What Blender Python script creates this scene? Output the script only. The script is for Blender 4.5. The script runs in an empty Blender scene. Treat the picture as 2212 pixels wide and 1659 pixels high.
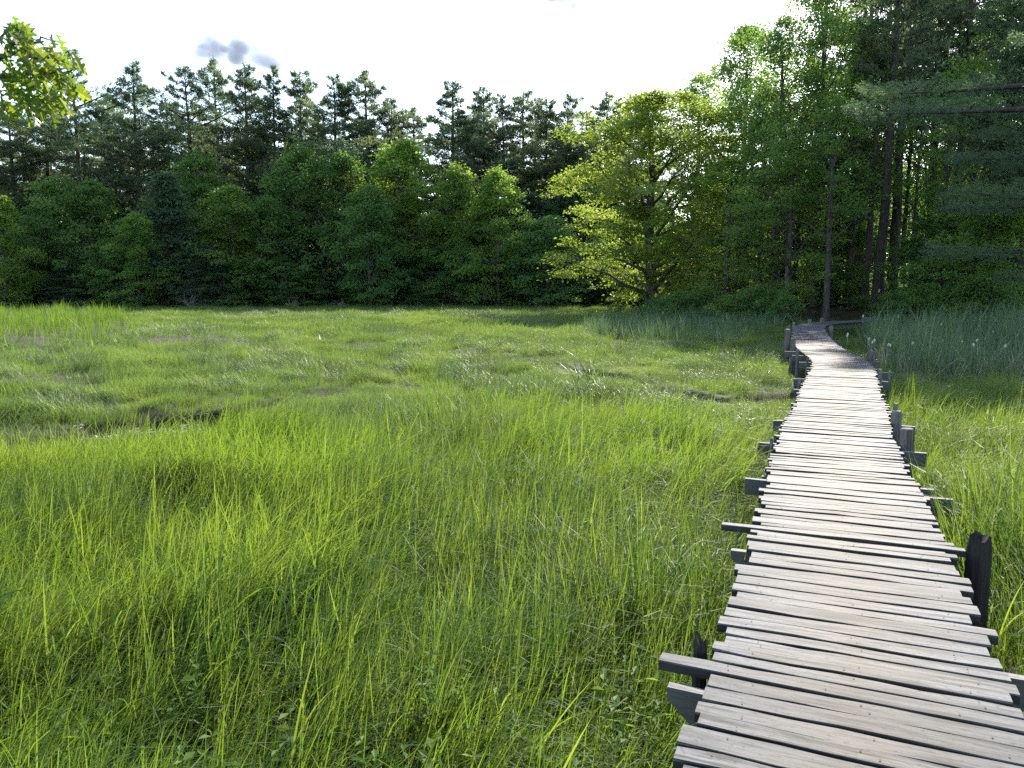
import bpy, math
import numpy as np
from mathutils import Vector, Matrix, Euler
R0 = math.radians
sc = bpy.context.scene
C = sc.collection

# ------------------------------------------------------------------ camera, sky, sun, exposure
EYE, FPX, PITCH = 2.3, 1640.0, R0(7.26)          # eye height above the marsh; focal length for a 2212 px wide picture
cam_d = bpy.data.cameras.new('camera'); cam = bpy.data.objects.new('camera', cam_d); C.objects.link(cam)
cam.location = (0, 0, EYE); cam.rotation_euler = (R0(90) - PITCH, 0, 0)
cam_d.sensor_fit = 'HORIZONTAL'; cam_d.angle = 2 * math.atan(1106 / FPX)
cam_d.clip_start = 0.05; cam_d.clip_end = 6000
sc.camera = cam

SUN_AZ, SUN_EL = R0(24), R0(34)
w = bpy.data.worlds.new('World'); sc.world = w; w.use_nodes = True
nt = w.node_tree; nt.nodes.clear()
sky = nt.nodes.new('ShaderNodeTexSky'); sky.sky_type = 'NISHITA'; sky.sun_disc = False
sky.sun_elevation = SUN_EL; sky.sun_rotation = SUN_AZ; sky.altitude = 0
sky.air_density = 1.0; sky.dust_density = 0.7; sky.ozone_density = 1.0
bg = nt.nodes.new('ShaderNodeBackground'); bg.inputs['Strength'].default_value = 0.15
wo = nt.nodes.new('ShaderNodeOutputWorld')
hs = nt.nodes.new('ShaderNodeHueSaturation'); hs.inputs['Saturation'].default_value = 0.85   # thin high veil of cloud
nt.links.new(sky.outputs[0], hs.inputs['Color']); nt.links.new(hs.outputs[0], bg.inputs[0]); nt.links.new(bg.outputs[0], wo.inputs[0])

sd = bpy.data.lights.new('sun', 'SUN'); sd.energy = 3.8; sd.angle = R0(0.6); sd.color = (1, 0.93, 0.80)
sun = bpy.data.objects.new('sun', sd); C.objects.link(sun)
S = Vector((math.sin(SUN_AZ) * math.cos(SUN_EL), math.cos(SUN_AZ) * math.cos(SUN_EL), math.sin(SUN_EL)))
sun.rotation_euler = (-S).to_track_quat('-Z', 'Y').to_euler(); sun.location = S * 200

sc.view_settings.view_transform = 'Standard'; sc.view_settings.look = 'None'
sc.view_settings.gamma = 1; sc.view_settings.exposure = 1.5; sc.view_settings.use_curve_mapping = False
sc.cycles.max_bounces = 10; sc.cycles.diffuse_bounces = 7; sc.cycles.glossy_bounces = 2
sc.cycles.transmission_bounces = 8; sc.cycles.transparent_max_bounces = 4
sc.cycles.caustics_reflective = False; sc.cycles.caustics_refractive = False
sc.cycles.use_denoising = False; sc.cycles.use_adaptive_sampling = True; sc.cycles.adaptive_threshold = 0.012
sc.cycles.sample_clamp_indirect = 4

# ------------------------------------------------------------------ helpers
cP, sP = math.cos(PITCH), math.sin(PITCH)
def ground_at(px, py, z=0.0):                     # a picture ray brought down to height z
    u = (px - 1106) / FPX; v = (829.5 - py) / FPX
    d = (u, cP + v * sP, -sP + v * cP); t = (z - EYE) / d[2]
    return d[0] * t, d[1] * t
def height_at(py, y):                             # height of a picture row at distance y
    v = (829.5 - py) / FPX
    return EYE + y * (-sP + v * cP) / (cP + v * sP)
def x_at(px, y, z=2.0):
    return (px - 1106) / FPX * (y * cP - (z - EYE) * sP)

def mesh(name, V, faces, tint=None, smooth=False):
    """faces: list of int arrays (n,k)"""
    me = bpy.data.meshes.new(name); V = np.asarray(V, np.float32)
    me.vertices.add(len(V)); me.vertices.foreach_set('co', V.ravel())
    faces = [np.asarray(f, np.int32) for f in faces if len(f)]
    nl = sum(f.size for f in faces); npoly = sum(len(f) for f in faces)
    me.loops.add(nl); me.polygons.add(npoly)
    me.loops.foreach_set('vertex_index', np.concatenate([f.ravel() for f in faces]))
    tot = np.concatenate([np.full(len(f), f.shape[1], np.int32) for f in faces])
    st = np.concatenate([[0], np.cumsum(tot)[:-1]]).astype(np.int32)
    me.polygons.foreach_set('loop_start', st); me.polygons.foreach_set('loop_total', tot)
    me.polygons.foreach_set('use_smooth', np.full(npoly, bool(smooth)))
    if tint is not None:
        a = me.attributes.new('tint', 'FLOAT', 'POINT'); a.data.foreach_set('value', np.asarray(tint, np.float32))
    me.update(); me.validate()
    return me
class MB:                                          # collects shapes into one mesh
    def __init__(s): s.V = []; s.F = []; s.T = []; s.n = 0
    def add(s, V, faces, tint=0.5):
        V = np.asarray(V, float); s.V.append(V)
        for f in faces: s.F.append(np.asarray(f, int) + s.n)
        s.T.append(np.broadcast_to(np.asarray(tint, float), (len(V),))); s.n += len(V)
    def mesh(s, name, smooth=False):
        by = {}
        for f in s.F: by.setdefault(f.shape[1], []).append(f)
        return mesh(name, np.concatenate(s.V), [np.concatenate(v) for v in by.values()], np.concatenate(s.T), smooth)
def obj(name, me, mat=None, parent=None, loc=None, kind=None):
    o = bpy.data.objects.new(name, me); C.objects.link(o)
    if mat is not None and len(me.materials) == 0: me.materials.append(mat)
    if parent is not None: o.parent = parent
    if loc is not None: o.location = loc
    if kind: o['kind'] = kind
    return o
def thing(name, label, cat, loc=(0, 0, 0), group=None):
    o = bpy.data.objects.new(name, None); C.objects.link(o); o.empty_display_size = 0.3
    o.location = loc; o['label'] = label; o['category'] = cat
    if group: o['group'] = group
    return o
def tag(o, label, cat, group=None, kind=None):
    o['label'] = label; o['category'] = cat
    if group: o['group'] = group
    if kind: o['kind'] = kind
    return o
def tube(mb, P, r, n=6, tint=0.5, cap=True):
    P = np.asarray(P, float); r = np.broadcast_to(np.asarray(r, float), (len(P),)); k = len(P)
    d = np.gradient(P, axis=0); d /= np.linalg.norm(d, axis=1)[:, None] + 1e-9
    ref = np.array([1.0, 0.1, 0.0]) if abs(d[0][0]) < 0.8 else np.array([0.0, 1.0, 0.1])
    a = np.cross(d, ref); a /= np.linalg.norm(a, axis=1)[:, None] + 1e-9; b = np.cross(d, a)
    th = np.arange(n) * 2 * math.pi / n
    V = P[:, None] + r[:, None, None] * (a[:, None] * np.cos(th)[None, :, None] + b[:, None] * np.sin(th)[None, :, None])
    i = np.arange(k - 1)[:, None] * n; j = np.arange(n)[None]; j2 = (j + 1) % n
    q = np.stack([i + j, i + n + j, i + n + j2, i + j2], -1).reshape(-1, 4)
    mb.add(V.reshape(-1, 3), [q] + ([np.arange(n)[None] + (k - 1) * n] if cap else []), tint)
def box_verts(lx, ly, lz):
    return np.array([[x, y, z] for x in (-lx / 2, lx / 2) for y in (-ly / 2, ly / 2) for z in (-lz / 2, lz / 2)])
BOXF = np.array([[0, 1, 3, 2], [4, 6, 7, 5], [0, 4, 5, 1], [2, 3, 7, 6], [0, 2, 6, 4], [1, 5, 7, 3]])
class Noise2:                                      # sum of random waves, about -1..1
    def __init__(s, seed, scale, n=14):
        r = np.random.default_rng(seed); k = r.normal(size=(n, 2)); k /= np.linalg.norm(k, axis=1)[:, None]
        s.k = k * (2 * math.pi / scale) * r.uniform(0.55, 1.8, n)[:, None]; s.p = r.uniform(0, 6.28, n); s.a = math.sqrt(2.0 / n)
    def __call__(s, x, y):
        x = np.asarray(x, float); y = np.asarray(y, float); out = 0
        for k, p in zip(s.k, s.p): out = out + np.sin(k[0] * x + k[1] * y + p)
        return out * s.a
def seg_dist(x, y, L):
    """distance to polyline L and the fraction along it"""
    L = np.asarray(L, float); best = np.full(np.shape(x), 1e9); tt = np.zeros(np.shape(x)); n = len(L) - 1
    for i in range(n):
        ax, ay = L[i]; bx, by = L[i + 1]; dx, dy = bx - ax, by - ay
        t = np.clip(((x - ax) * dx + (y - ay) * dy) / (dx * dx + dy * dy), 0, 1)
        d = np.hypot(x - ax - t * dx, y - ay - t * dy); m = d < best
        best = np.where(m, d, best); tt = np.where(m, (i + t) / n, tt)
    return best, tt
def in_poly(x, y, Pg):
    x = np.asarray(x, float); y = np.asarray(y, float); c = np.zeros(x.shape, bool); n = len(Pg)
    for i in range(n):
        x1, y1 = Pg[i]; x2, y2 = Pg[(i + 1) % n]
        if y1 == y2: continue
        c ^= ((y1 > y) != (y2 > y)) & (x < (x2 - x1) * (y - y1) / (y2 - y1) + x1)
    return c

# ------------------------------------------------------------------ materials
def newmat(name):
    m = bpy.data.materials.new(name); m.use_nodes = True; n = m.node_tree; n.nodes.clear()
    return m, n, n.nodes, n.links
def leaf_mat(name, dif, trn, dif2=None, trn2=None, rough=0.45, spec=0.35, mixf=0.5, patch=0.0, patch_scale=0.2, clump=0.0):
    """leaf or blade: reflecting and letting light through; tint attribute, object colour and random vary it"""
    m, n, N, L = newmat(name)
    dif2 = dif2 or dif; trn2 = trn2 or trn
    at = N.new('ShaderNodeAttribute'); at.attribute_name = 'tint'
    oi = N.new('ShaderNodeObjectInfo')
    f = at.outputs['Fac']
    if patch or clump:
        tc = N.new('ShaderNodeNewGeometry'); nz = N.new('ShaderNodeTexNoise'); nz.inputs['Scale'].default_value = patch_scale
        nz.inputs['Detail'].default_value = 3
        L.new(tc.outputs['Position'], nz.inputs['Vector'])
        mm = N.new('ShaderNodeMath'); mm.operation = 'MULTIPLY_ADD'; mm.inputs[1].default_value = patch * 2; mm.inputs[2].default_value = -patch
        L.new(nz.outputs['Fac'], mm.inputs[0])
        ad = N.new('ShaderNodeMath'); ad.operation = 'ADD'; L.new(f, ad.inputs[0]); L.new(mm.outputs[0], ad.inputs[1]); f = ad.outputs[0]
        if clump:
            m2 = N.new('ShaderNodeMath'); m2.operation = 'MULTIPLY_ADD'; m2.inputs[1].default_value = clump; m2.inputs[2].default_value = -clump / 2
            L.new(oi.outputs['Random'], m2.inputs[0])
            a2 = N.new('ShaderNodeMath'); a2.operation = 'ADD'; a2.use_clamp = True; L.new(f, a2.inputs[0]); L.new(m2.outputs[0], a2.inputs[1]); f = a2.outputs[0]
    def col(c1, c2):
        mx = N.new('ShaderNodeMix'); mx.data_type = 'RGBA'; mx.inputs[6].default_value = (*c1, 1); mx.inputs[7].default_value = (*c2, 1)
        L.new(f, mx.inputs[0])
        ml = N.new('ShaderNodeMix'); ml.data_type = 'RGBA'; ml.blend_type = 'MULTIPLY'; ml.inputs[0].default_value = 1
        L.new(mx.outputs[2], ml.inputs[6]); L.new(oi.outputs['Color'], ml.inputs[7])
        return ml.outputs[2]
    p = N.new('ShaderNodeBsdfPrincipled'); p.inputs['Roughness'].default_value = rough; p.inputs['Specular IOR Level'].default_value = spec
    L.new(col(dif, dif2), p.inputs['Base Color'])
    t = N.new('ShaderNodeBsdfTranslucent'); L.new(col(trn, trn2), t.inputs['Color'])
    ms = N.new('ShaderNodeMixShader'); ms.inputs[0].default_value = mixf
    L.new(p.outputs[0], ms.inputs[1]); L.new(t.outputs[0], ms.inputs[2])
    o = N.new('ShaderNodeOutputMaterial'); L.new(ms.outputs[0], o.inputs['Surface'])
    return m
def bark_mat(name, c1, c2, scale=(9, 9, 1.2)):
    m, n, N, L = newmat(name)
    tc = N.new('ShaderNodeTexCoord'); mp = N.new('ShaderNodeMapping'); mp.inputs['Scale'].default_value = scale
    nz = N.new('ShaderNodeTexNoise'); nz.inputs['Scale'].default_value = 1.6; nz.inputs['Detail'].default_value = 6
    L.new(tc.outputs['Object'], mp.inputs[0]); L.new(mp.outputs[0], nz.inputs['Vector'])
    cr = N.new('ShaderNodeValToRGB'); cr.color_ramp.elements[0].color = (*c1, 1); cr.color_ramp.elements[1].color = (*c2, 1)
    cr.color_ramp.elements[0].position = 0.35; cr.color_ramp.elements[1].position = 0.7
    L.new(nz.outputs['Fac'], cr.inputs[0])
    p = N.new('ShaderNodeBsdfPrincipled'); p.inputs['Roughness'].default_value = 0.9; p.inputs['Specular IOR Level'].default_value = 0.2
    L.new(cr.outputs[0], p.inputs['Base Color'])
    b = N.new('ShaderNodeBump'); b.inputs['Strength'].default_value = 0.5; b.inputs['Distance'].default_value = 0.03
    L.new(nz.outputs['Fac'], b.inputs['Height']); L.new(b.outputs[0], p.inputs['Normal'])
    o = N.new('ShaderNodeOutputMaterial'); L.new(p.outputs[0], o.inputs[0])
    return m
def plain(name, c, rough=0.7, spec=0.3, metal=0.0):
    m, n, N, L = newmat(name); p = N.new('ShaderNodeBsdfPrincipled')
    p.inputs['Base Color'].default_value = (*c, 1); p.inputs['Roughness'].default_value = rough
    p.inputs['Specular IOR Level'].default_value = spec; p.inputs['Metallic'].default_value = metal
    o = N.new('ShaderNodeOutputMaterial'); L.new(p.outputs[0], o.inputs[0]); return m
def wood_mat(name, grey1, grey2, tan, dark, rough=0.55, worn=True, long='X', side_dark=None):
    """weathered wood, grain along the local axis, each object its own stretch of grain"""
    m, n, N, L = newmat(name)
    tc = N.new('ShaderNodeTexCoord'); oi = N.new('ShaderNodeObjectInfo')
    off = N.new('ShaderNodeVectorMath'); off.operation = 'MULTIPLY_ADD'
    cx = N.new('ShaderNodeCombineXYZ')
    for k in range(3): L.new(oi.outputs['Random'], cx.inputs[k])
    off.inputs[1].default_value = (37, 53, 19); L.new(cx.outputs[0], off.inputs[0]); L.new(tc.outputs['Object'], off.inputs[2])
    def noise(scale, detail, s=1.0, rough_=0.6, dist=0.0):
        mp = N.new('ShaderNodeMapping'); mp.inputs['Scale'].default_value = scale; L.new(off.outputs[0], mp.inputs[0])
        nz = N.new('ShaderNodeTexNoise'); nz.inputs['Scale'].default_value = s; nz.inputs['Detail'].default_value = detail
        nz.inputs['Roughness'].default_value = rough_; nz.inputs['Distortion'].default_value = dist
        L.new(mp.outputs[0], nz.inputs['Vector']); return nz.outputs['Fac']
    g = (2.2, 34, 34) if long == 'X' else (34, 34, 2.2)
    g2 = (5, 90, 90) if long == 'X' else (90, 90, 5)
    g3 = (1.1, 11, 11) if long == 'X' else (11, 11, 1.1)
    fine = noise(g2, 4); grain = noise(g, 5, dist=0.4); broad = noise(g3, 3); speck = noise((45, 60, 60), 2, rough_=0.5)
    base = N.new('ShaderNodeMix'); base.data_type = 'RGBA'; base.inputs[6].default_value = (*grey1, 1); base.inputs[7].default_value = (*grey2, 1)
    L.new(broad, base.inputs[0]); cur = base.outputs[2]
    def ramp(src, a, b):
        r = N.new('ShaderNodeMapRange'); r.inputs[1].default_value = a; r.inputs[2].default_value = b; L.new(src, r.inputs[0]); return r.outputs[0]
    def mixc(fac, c, amt=1.0):
        nonlocal cur
        mu = N.new('ShaderNodeMath'); mu.operation = 'MULTIPLY'; mu.inputs[1].default_value = amt; L.new(fac, mu.inputs[0])
        x = N.new('ShaderNodeMix'); x.data_type = 'RGBA'; L.new(mu.outputs[0], x.inputs[0]); L.new(cur, x.inputs[6]); x.inputs[7].default_value = (*c, 1); cur = x.outputs[2]
    if worn:                                       # the trodden middle has lost its grey skin
        sx = N.new('ShaderNodeSeparateXYZ'); L.new(tc.outputs['Object'], sx.inputs[0])
        ab = N.new('ShaderNodeMath'); ab.operation = 'ABSOLUTE'; L.new(sx.outputs[0], ab.inputs[0])
        wv = N.new('ShaderNodeMath'); wv.operation = 'MULTIPLY_ADD'; wv.inputs[1].default_value = 0.35
        L.new(broad, wv.inputs[0]); L.new(ab.outputs[0], wv.inputs[2])
        mixc(ramp(wv.outputs[0], 0.62, 0.22), tan, 0.75)
    mixc(ramp(oi.outputs['Random'], 0.2, 1.0), dark, 0.36)
    mixc(ramp(grain, 0.47, 0.66), dark, 0.9)
    mixc(ramp(fine, 0.47, 0.70), dark, 0.75)
    mixc(ramp(speck, 0.58, 0.68), dark, 0.5)
    if side_dark:                                      # weathered grey tops; side faces coloured darker, deepening the gaps
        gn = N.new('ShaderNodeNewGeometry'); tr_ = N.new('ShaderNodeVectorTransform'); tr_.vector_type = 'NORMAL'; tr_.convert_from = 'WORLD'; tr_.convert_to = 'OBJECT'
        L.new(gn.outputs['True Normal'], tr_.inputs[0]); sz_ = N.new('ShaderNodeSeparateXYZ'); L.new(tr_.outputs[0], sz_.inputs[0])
        mixc(ramp(sz_.outputs[2], 0.75, 0.35), side_dark, 0.85)
    p = N.new('ShaderNodeBsdfPrincipled'); p.inputs['Roughness'].default_value = rough; p.inputs['Specular IOR Level'].default_value = 0.2
    L.new(cur, p.inputs['Base Color'])
    sm = N.new('ShaderNodeMath'); sm.operation = 'ADD'; L.new(fine, sm.inputs[0]); L.new(grain, sm.inputs[1])
    b = N.new('ShaderNodeBump'); b.inputs['Strength'].default_value = 0.5; b.inputs['Distance'].default_value = 0.003
    L.new(sm.outputs[0], b.inputs['Height']); L.new(b.outputs[0], p.inputs['Normal'])
    o = N.new('ShaderNodeOutputMaterial'); L.new(p.outputs[0], o.inputs[0]); return m

M = {}
M['plank'] = wood_mat('plank_wood', (0.105, 0.108, 0.116), (0.182, 0.187, 0.198), (0.150, 0.127, 0.105), (0.0125, 0.0115, 0.011), 0.66, side_dark=(0.022, 0.02, 0.017))
M['beam'] = wood_mat('beam_wood', (0.20, 0.20, 0.195), (0.33, 0.325, 0.32), (0.3, 0.26, 0.2), (0.05, 0.045, 0.04), 0.7, worn=False, side_dark=(0.085, 0.088, 0.08))
M['post'] = wood_mat('post_wood', (0.14, 0.135, 0.13), (0.25, 0.24, 0.23), (0.3, 0.26, 0.2), (0.03, 0.027, 0.024), 0.8, worn=False, long='Z')
M['rot'] = wood_mat('rotten_post_wood', (0.022, 0.019, 0.017), (0.055, 0.05, 0.045), (0.3, 0.26, 0.2), (0.012, 0.011, 0.01), 0.85, worn=False, long='Z')
M['nail'] = plain('nail_steel', (0.03, 0.026, 0.024), 0.7, 0.2)
M['maple'] = leaf_mat('maple_leaf', (0.055, 0.115, 0.04), (0.17, 0.34, 0.06), (0.115, 0.185, 0.06), (0.36, 0.52, 0.085), 0.5, 0.25, 0.5)
M['oak'] = leaf_mat('oak_leaf', (0.08, 0.13, 0.035), (0.27, 0.38, 0.05), (0.12, 0.17, 0.045), (0.40, 0.48, 0.06), 0.45, 0.3, 0.55)
M['bigoak'] = leaf_mat('near_oak_leaf', (0.035, 0.085, 0.022), (0.17, 0.28, 0.02), (0.08, 0.125, 0.03), (0.29, 0.36, 0.028), 0.35, 0.5, 0.55)
M['pine'] = leaf_mat('pine_needle', (0.085, 0.12, 0.078), (0.16, 0.24, 0.11), (0.115, 0.15, 0.09), (0.26, 0.34, 0.13), 0.55, 0.2, 0.45)
M['hemlock'] = leaf_mat('hemlock_needle', (0.055, 0.10, 0.055), (0.10, 0.17, 0.07), (0.08, 0.12, 0.065), (0.15, 0.22, 0.075), 0.55, 0.2, 0.45)
M['bark'] = bark_mat('grey_bark', (0.035, 0.03, 0.027), (0.12, 0.105, 0.095))
M['pbark'] = bark_mat('pine_bark', (0.028, 0.024, 0.022), (0.09, 0.075, 0.068))
M['sedge'] = leaf_mat('sedge_blade', (0.062, 0.13, 0.028), (0.17, 0.30, 0.028), (0.115, 0.165, 0.04), (0.33, 0.42, 0.038), 0.5, 0.25, 0.5, patch=0.35, patch_scale=0.5, clump=0.4)
M['hay'] = leaf_mat('salt_hay_blade', (0.075, 0.132, 0.038), (0.165, 0.27, 0.045), (0.125, 0.172, 0.062), (0.28, 0.355, 0.062), 0.42, 0.4, 0.5, patch=0.6, patch_scale=0.28, clump=0.45)
M['reed'] = leaf_mat('reed_blade', (0.06, 0.13, 0.03), (0.16, 0.28, 0.02), (0.10, 0.17, 0.035), (0.26, 0.38, 0.03), 0.4, 0.4, 0.5, patch=0.3, clump=0.4)
M['cat'] = leaf_mat('cattail_blade', (0.055, 0.105, 0.055), (0.12, 0.21, 0.065), (0.10, 0.155, 0.09), (0.18, 0.27, 0.10), 0.4, 0.45, 0.45, patch=0.3, clump=0.4)
M['dry'] = leaf_mat('dry_stem', (0.30, 0.26, 0.19), (0.25, 0.21, 0.13), (0.48, 0.44, 0.36), (0.4, 0.35, 0.25), 0.7, 0.2, 0.25)
M['weed'] = leaf_mat('weed_leaf', (0.07, 0.15, 0.02), (0.22, 0.32, 0.02), (0.10, 0.16, 0.03), (0.30, 0.40, 0.03), 0.55, 0.2, 0.5, patch=0.2, clump=0.3)
M['plume'] = plain('cattail_down', (0.55, 0.52, 0.44), 0.9, 0.1)
M['litter'] = leaf_mat('leaf_litter', (0.30, 0.26, 0.22), (0.1, 0.08, 0.05), (0.55, 0.52, 0.48), (0.2, 0.17, 0.12), 0.55, 0.4, 0.15)
M['twig'] = plain('dead_twig', (0.22, 0.20, 0.18), 0.8, 0.2)
M['white'] = plain('white_paint', (0.75, 0.75, 0.72), 0.6, 0.3)

# ------------------------------------------------------------------ terrain
WOODS = [(-260, 72), (-60, 85), (-20, 90), (4, 91), (13, 86), (15, 78), (13, 68), (13, 58), (14, 51), (17, 46), (20.5, 41.5), (27, 36.5),
         (36, 26), (46, 10), (54, -8), (60, -40), (500, -40), (500, 600), (-260, 600)]
CL = np.array([(0.45, 0.5), (1.13, 2.16), (1.85, 3.87), (2.53, 5.55), (3.33, 7.6), (4.2, 9.55), (5.05, 11.45), (5.8, 13.2), (6.45, 14.6), (7.05, 16.0), (7.5, 17.5), (7.98, 19.3), (8.75, 21.9), (9.95, 25.2),
               (11.05, 28.2), (11.9, 30.4), (12.75, 32.3), (13.85, 34.0), (15.35, 35.45), (17.0, 36.7), (18.3, 38.0), (19.0, 39.6), (19.4, 41.2)]) + np.array([-0.035, 0.013])
PX = lambda pts, z=-0.15: np.array([ground_at(a, b, z) for a, b in pts])
CREEK_A = PX([(40, 975), (150, 958), (250, 942), (340, 934), (420, 926), (480, 912), (570, 896), (680, 880), (770, 868), (850, 862)])
CREEK_B = PX([(780, 758), (870, 763), (950, 769), (1030, 776), (1130, 790), (1250, 810), (1350, 835), (1440, 862), (1530, 880), (1600, 886), (1700, 876), (1800, 866), (1950, 880), (2100, 900), (2300, 930)])
n_a, n_b, n_c = Noise2(1, 9), Noise2(2, 2.2), Noise2(3, 60)
def creek(x, y):
    da, ta = seg_dist(x, y, CREEK_A)
    wa = np.interp(ta, [0, 0.15, 0.3, 0.42, 0.5, 0.6, 0.8, 1], [0.1, 0.4, 1.15, 1.2, 0.95, 0.22, 0.2, 0.1]) + 0.06 * n_b(x, y)
    db, tb = seg_dist(x, y, CREEK_B)
    wb = np.interp(tb, [0, 0.1, 0.2, 0.3, 0.5, 0.64, 0.7, 0.8, 1], [0.12, 0.5, 0.55, 0.2, 0.16, 0.3, 0.8, 0.7, 0.4]) + 0.06 * n_b(x, y)
    return np.maximum(np.exp(-(da / np.maximum(wa, .05)) ** 4), np.exp(-(db / np.maximum(wb, .05)) ** 4))
def woods_depth(x, y):
    d, _ = seg_dist(x, y, WOODS + [WOODS[0]]); return np.where(in_poly(x, y, WOODS), d, -d)
def gz(x, y):
    x = np.asarray(x, float); y = np.asarray(y, float)
    wd = woods_depth(x, y); t = np.clip(wd / 9, 0, 1); rise = 0.95 * t * t * (3 - 2 * t) + np.clip(wd - 9, 0, 200) * 0.015
    return 0.05 * n_a(x, y) + 0.025 * n_b(x, y) - 0.5 * creek(x, y) + rise + np.clip(wd, 0, 10) / 10 * 0.12 * n_a(x, y)
gx = np.concatenate([np.linspace(-700, -130, 14), np.linspace(-120, -42, 40), np.linspace(-40, -13, 60), np.linspace(-12.8, 14, 190), np.linspace(14.4, 45, 60), np.linspace(47, 130, 34), np.linspace(150, 700, 12)])
gy = np.concatenate([np.linspace(-60, -4, 15), np.linspace(-3, 6, 30), np.linspace(6.15, 24, 120), np.linspace(24.4, 100, 150), np.linspace(102, 160, 24), np.linspace(180, 900, 14)])
GX, GY = np.meshgrid(gx, gy); nx, ny = len(gx), len(gy)
V = np.stack([GX, GY, gz(GX, GY)], -1).reshape(-1, 3)
ii = (np.arange(ny - 1)[:, None] * nx + np.arange(nx - 1)[None]).ravel()
gm, n, N, L = newmat('marsh_ground')
geo = N.new('ShaderNodeNewGeometry'); sx = N.new('ShaderNodeSeparateXYZ'); L.new(geo.outputs['Position'], sx.inputs[0])
nz = N.new('ShaderNodeTexNoise'); nz.inputs['Scale'].default_value = 1.4; nz.inputs['Detail'].default_value = 8; L.new(geo.outputs['Position'], nz.inputs['Vector'])
cr = N.new('ShaderNodeValToRGB'); e = cr.color_ramp.elements; e[0].color = (0.03, 0.045, 0.015, 1); e[1].color = (0.075, 0.085, 0.03, 1); e[0].position = .35; e[1].position = .7
L.new(nz.outputs['Fac'], cr.inputs[0])
at = N.new('ShaderNodeAttribute'); at.attribute_name = 'tint'        # 0 marsh, 1 woodland floor
mx = N.new('ShaderNodeMix'); mx.data_type = 'RGBA'; L.new(at.outputs['Fac'], mx.inputs[0]); L.new(cr.outputs[0], mx.inputs[6]); mx.inputs[7].default_value = (0.055, 0.04, 0.025, 1)
mr = N.new('ShaderNodeMapRange'); mr.inputs[1].default_value = 0.0; mr.inputs[2].default_value = -0.08; L.new(sx.outputs[2], mr.inputs[0])
mu = N.new('ShaderNodeMix'); mu.data_type = 'RGBA'; L.new(mr.outputs[0], mu.inputs[0]); L.new(mx.outputs[2], mu.inputs[6]); mu.inputs[7].default_value = (0.013, 0.010, 0.008, 1)
pb = N.new('ShaderNodeBsdfPrincipled'); L.new(mu.outputs[2], pb.inputs['Base Color']); pb.inputs['Roughness'].default_value = 0.85; pb.inputs['Specular IOR Level'].default_value = 0.15
bu = N.new('ShaderNodeBump'); bu.inputs['Strength'].default_value = 0.6; bu.inputs['Distance'].default_value = 0.05; L.new(nz.outputs['Fac'], bu.inputs['Height']); L.new(bu.outputs[0], pb.inputs['Normal'])
oo = N.new('ShaderNodeOutputMaterial'); L.new(pb.outputs[0], oo.inputs[0])
wd_all = np.clip(woods_depth(V[:, 0], V[:, 1]) / 3 + 0.5, 0, 1)
g = obj('ground', mesh('ground', V, [np.stack([ii, ii + 1, ii + nx + 1, ii + nx], -1)], wd_all, True), gm, kind='structure')
g['label'] = 'marsh ground of dark peat rising to the leafy forest floor'
# creek water: strips lying in the channels
wm, n, N, L = newmat('creek_water')
pb = N.new('ShaderNodeBsdfPrincipled'); pb.inputs['Base Color'].default_value = (0.012, 0.009, 0.006, 1); pb.inputs['Roughness'].default_value = 0.03
nz = N.new('ShaderNodeTexNoise'); nz.inputs['Scale'].default_value = 14; bu = N.new('ShaderNodeBump'); bu.inputs['Strength'].default_value = 0.05; bu.inputs['Distance'].default_value = 0.01
tcw = N.new('ShaderNodeTexCoord'); L.new(tcw.outputs['Object'], nz.inputs['Vector']); L.new(nz.outputs['Fac'], bu.inputs['Height']); L.new(bu.outputs[0], pb.inputs['Normal'])
oo = N.new('ShaderNodeOutputMaterial'); L.new(pb.outputs[0], oo.inputs[0])
for CRK, hw, lab in ((CREEK_A[1:8], 1.0, 'brown water of the tidal pool in the left foreground marsh'), (CREEK_B, 0.45, 'dark water of the winding gully that runs under the boardwalk')):
    d = np.gradient(CRK, axis=0); d /= np.linalg.norm(d, axis=1)[:, None]; nn = np.stack([-d[:, 1], d[:, 0]], -1)
    Vw = np.concatenate([np.c_[CRK - nn * hw, np.full(len(CRK), -0.27 if hw > .9 else -0.37)], np.c_[CRK + nn * hw, np.full(len(CRK), -0.27 if hw > .9 else -0.37)]]); k = len(CRK)
    i = np.arange(k - 1); wob = obj('creek_water', mesh('creek_water', Vw, [np.stack([i, i + 1, i + 1 + k, i + k], -1)]), wm, kind='structure'); wob['label'] = lab
def below_deck(x, y): return seg_dist(x, y, CL)[0]

# ------------------------------------------------------------------ boardwalk
DECK = 0.70
bw = thing('boardwalk', 'weathered grey plank boardwalk winding across the marsh into the woods', 'boardwalk')
rg = np.random.default_rng(11)
seg = np.linalg.norm(np.diff(CL, axis=0), axis=1); SA = np.concatenate([[0], np.cumsum(seg)])
dense = np.linspace(0, SA[-1], 500)
CX, CY = np.interp(dense, SA, CL[:, 0]), np.interp(dense, SA, CL[:, 1])
ker = np.ones(25) / 25
CXs = np.convolve(np.pad(CX, 12, 'edge'), ker, 'valid'); CYs = np.convolve(np.pad(CY, 12, 'edge'), ker, 'valid')
HD = np.unwrap(np.arctan2(np.gradient(CYs), np.gradient(CXs)))
def deck_pt(s): return np.interp(s, dense, CXs), np.interp(s, dense, CYs), np.interp(s, dense, HD)
def deck_sl(x, y):                                 # arc position and side offset (right positive) of a point
    i = int(np.argmin((CXs - x) ** 2 + (CYs - y) ** 2)); h = HD[i]
    return dense[i], (x - CXs[i]) * math.sin(h) - (y - CYs[i]) * math.cos(h)
PW = 1.15
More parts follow.
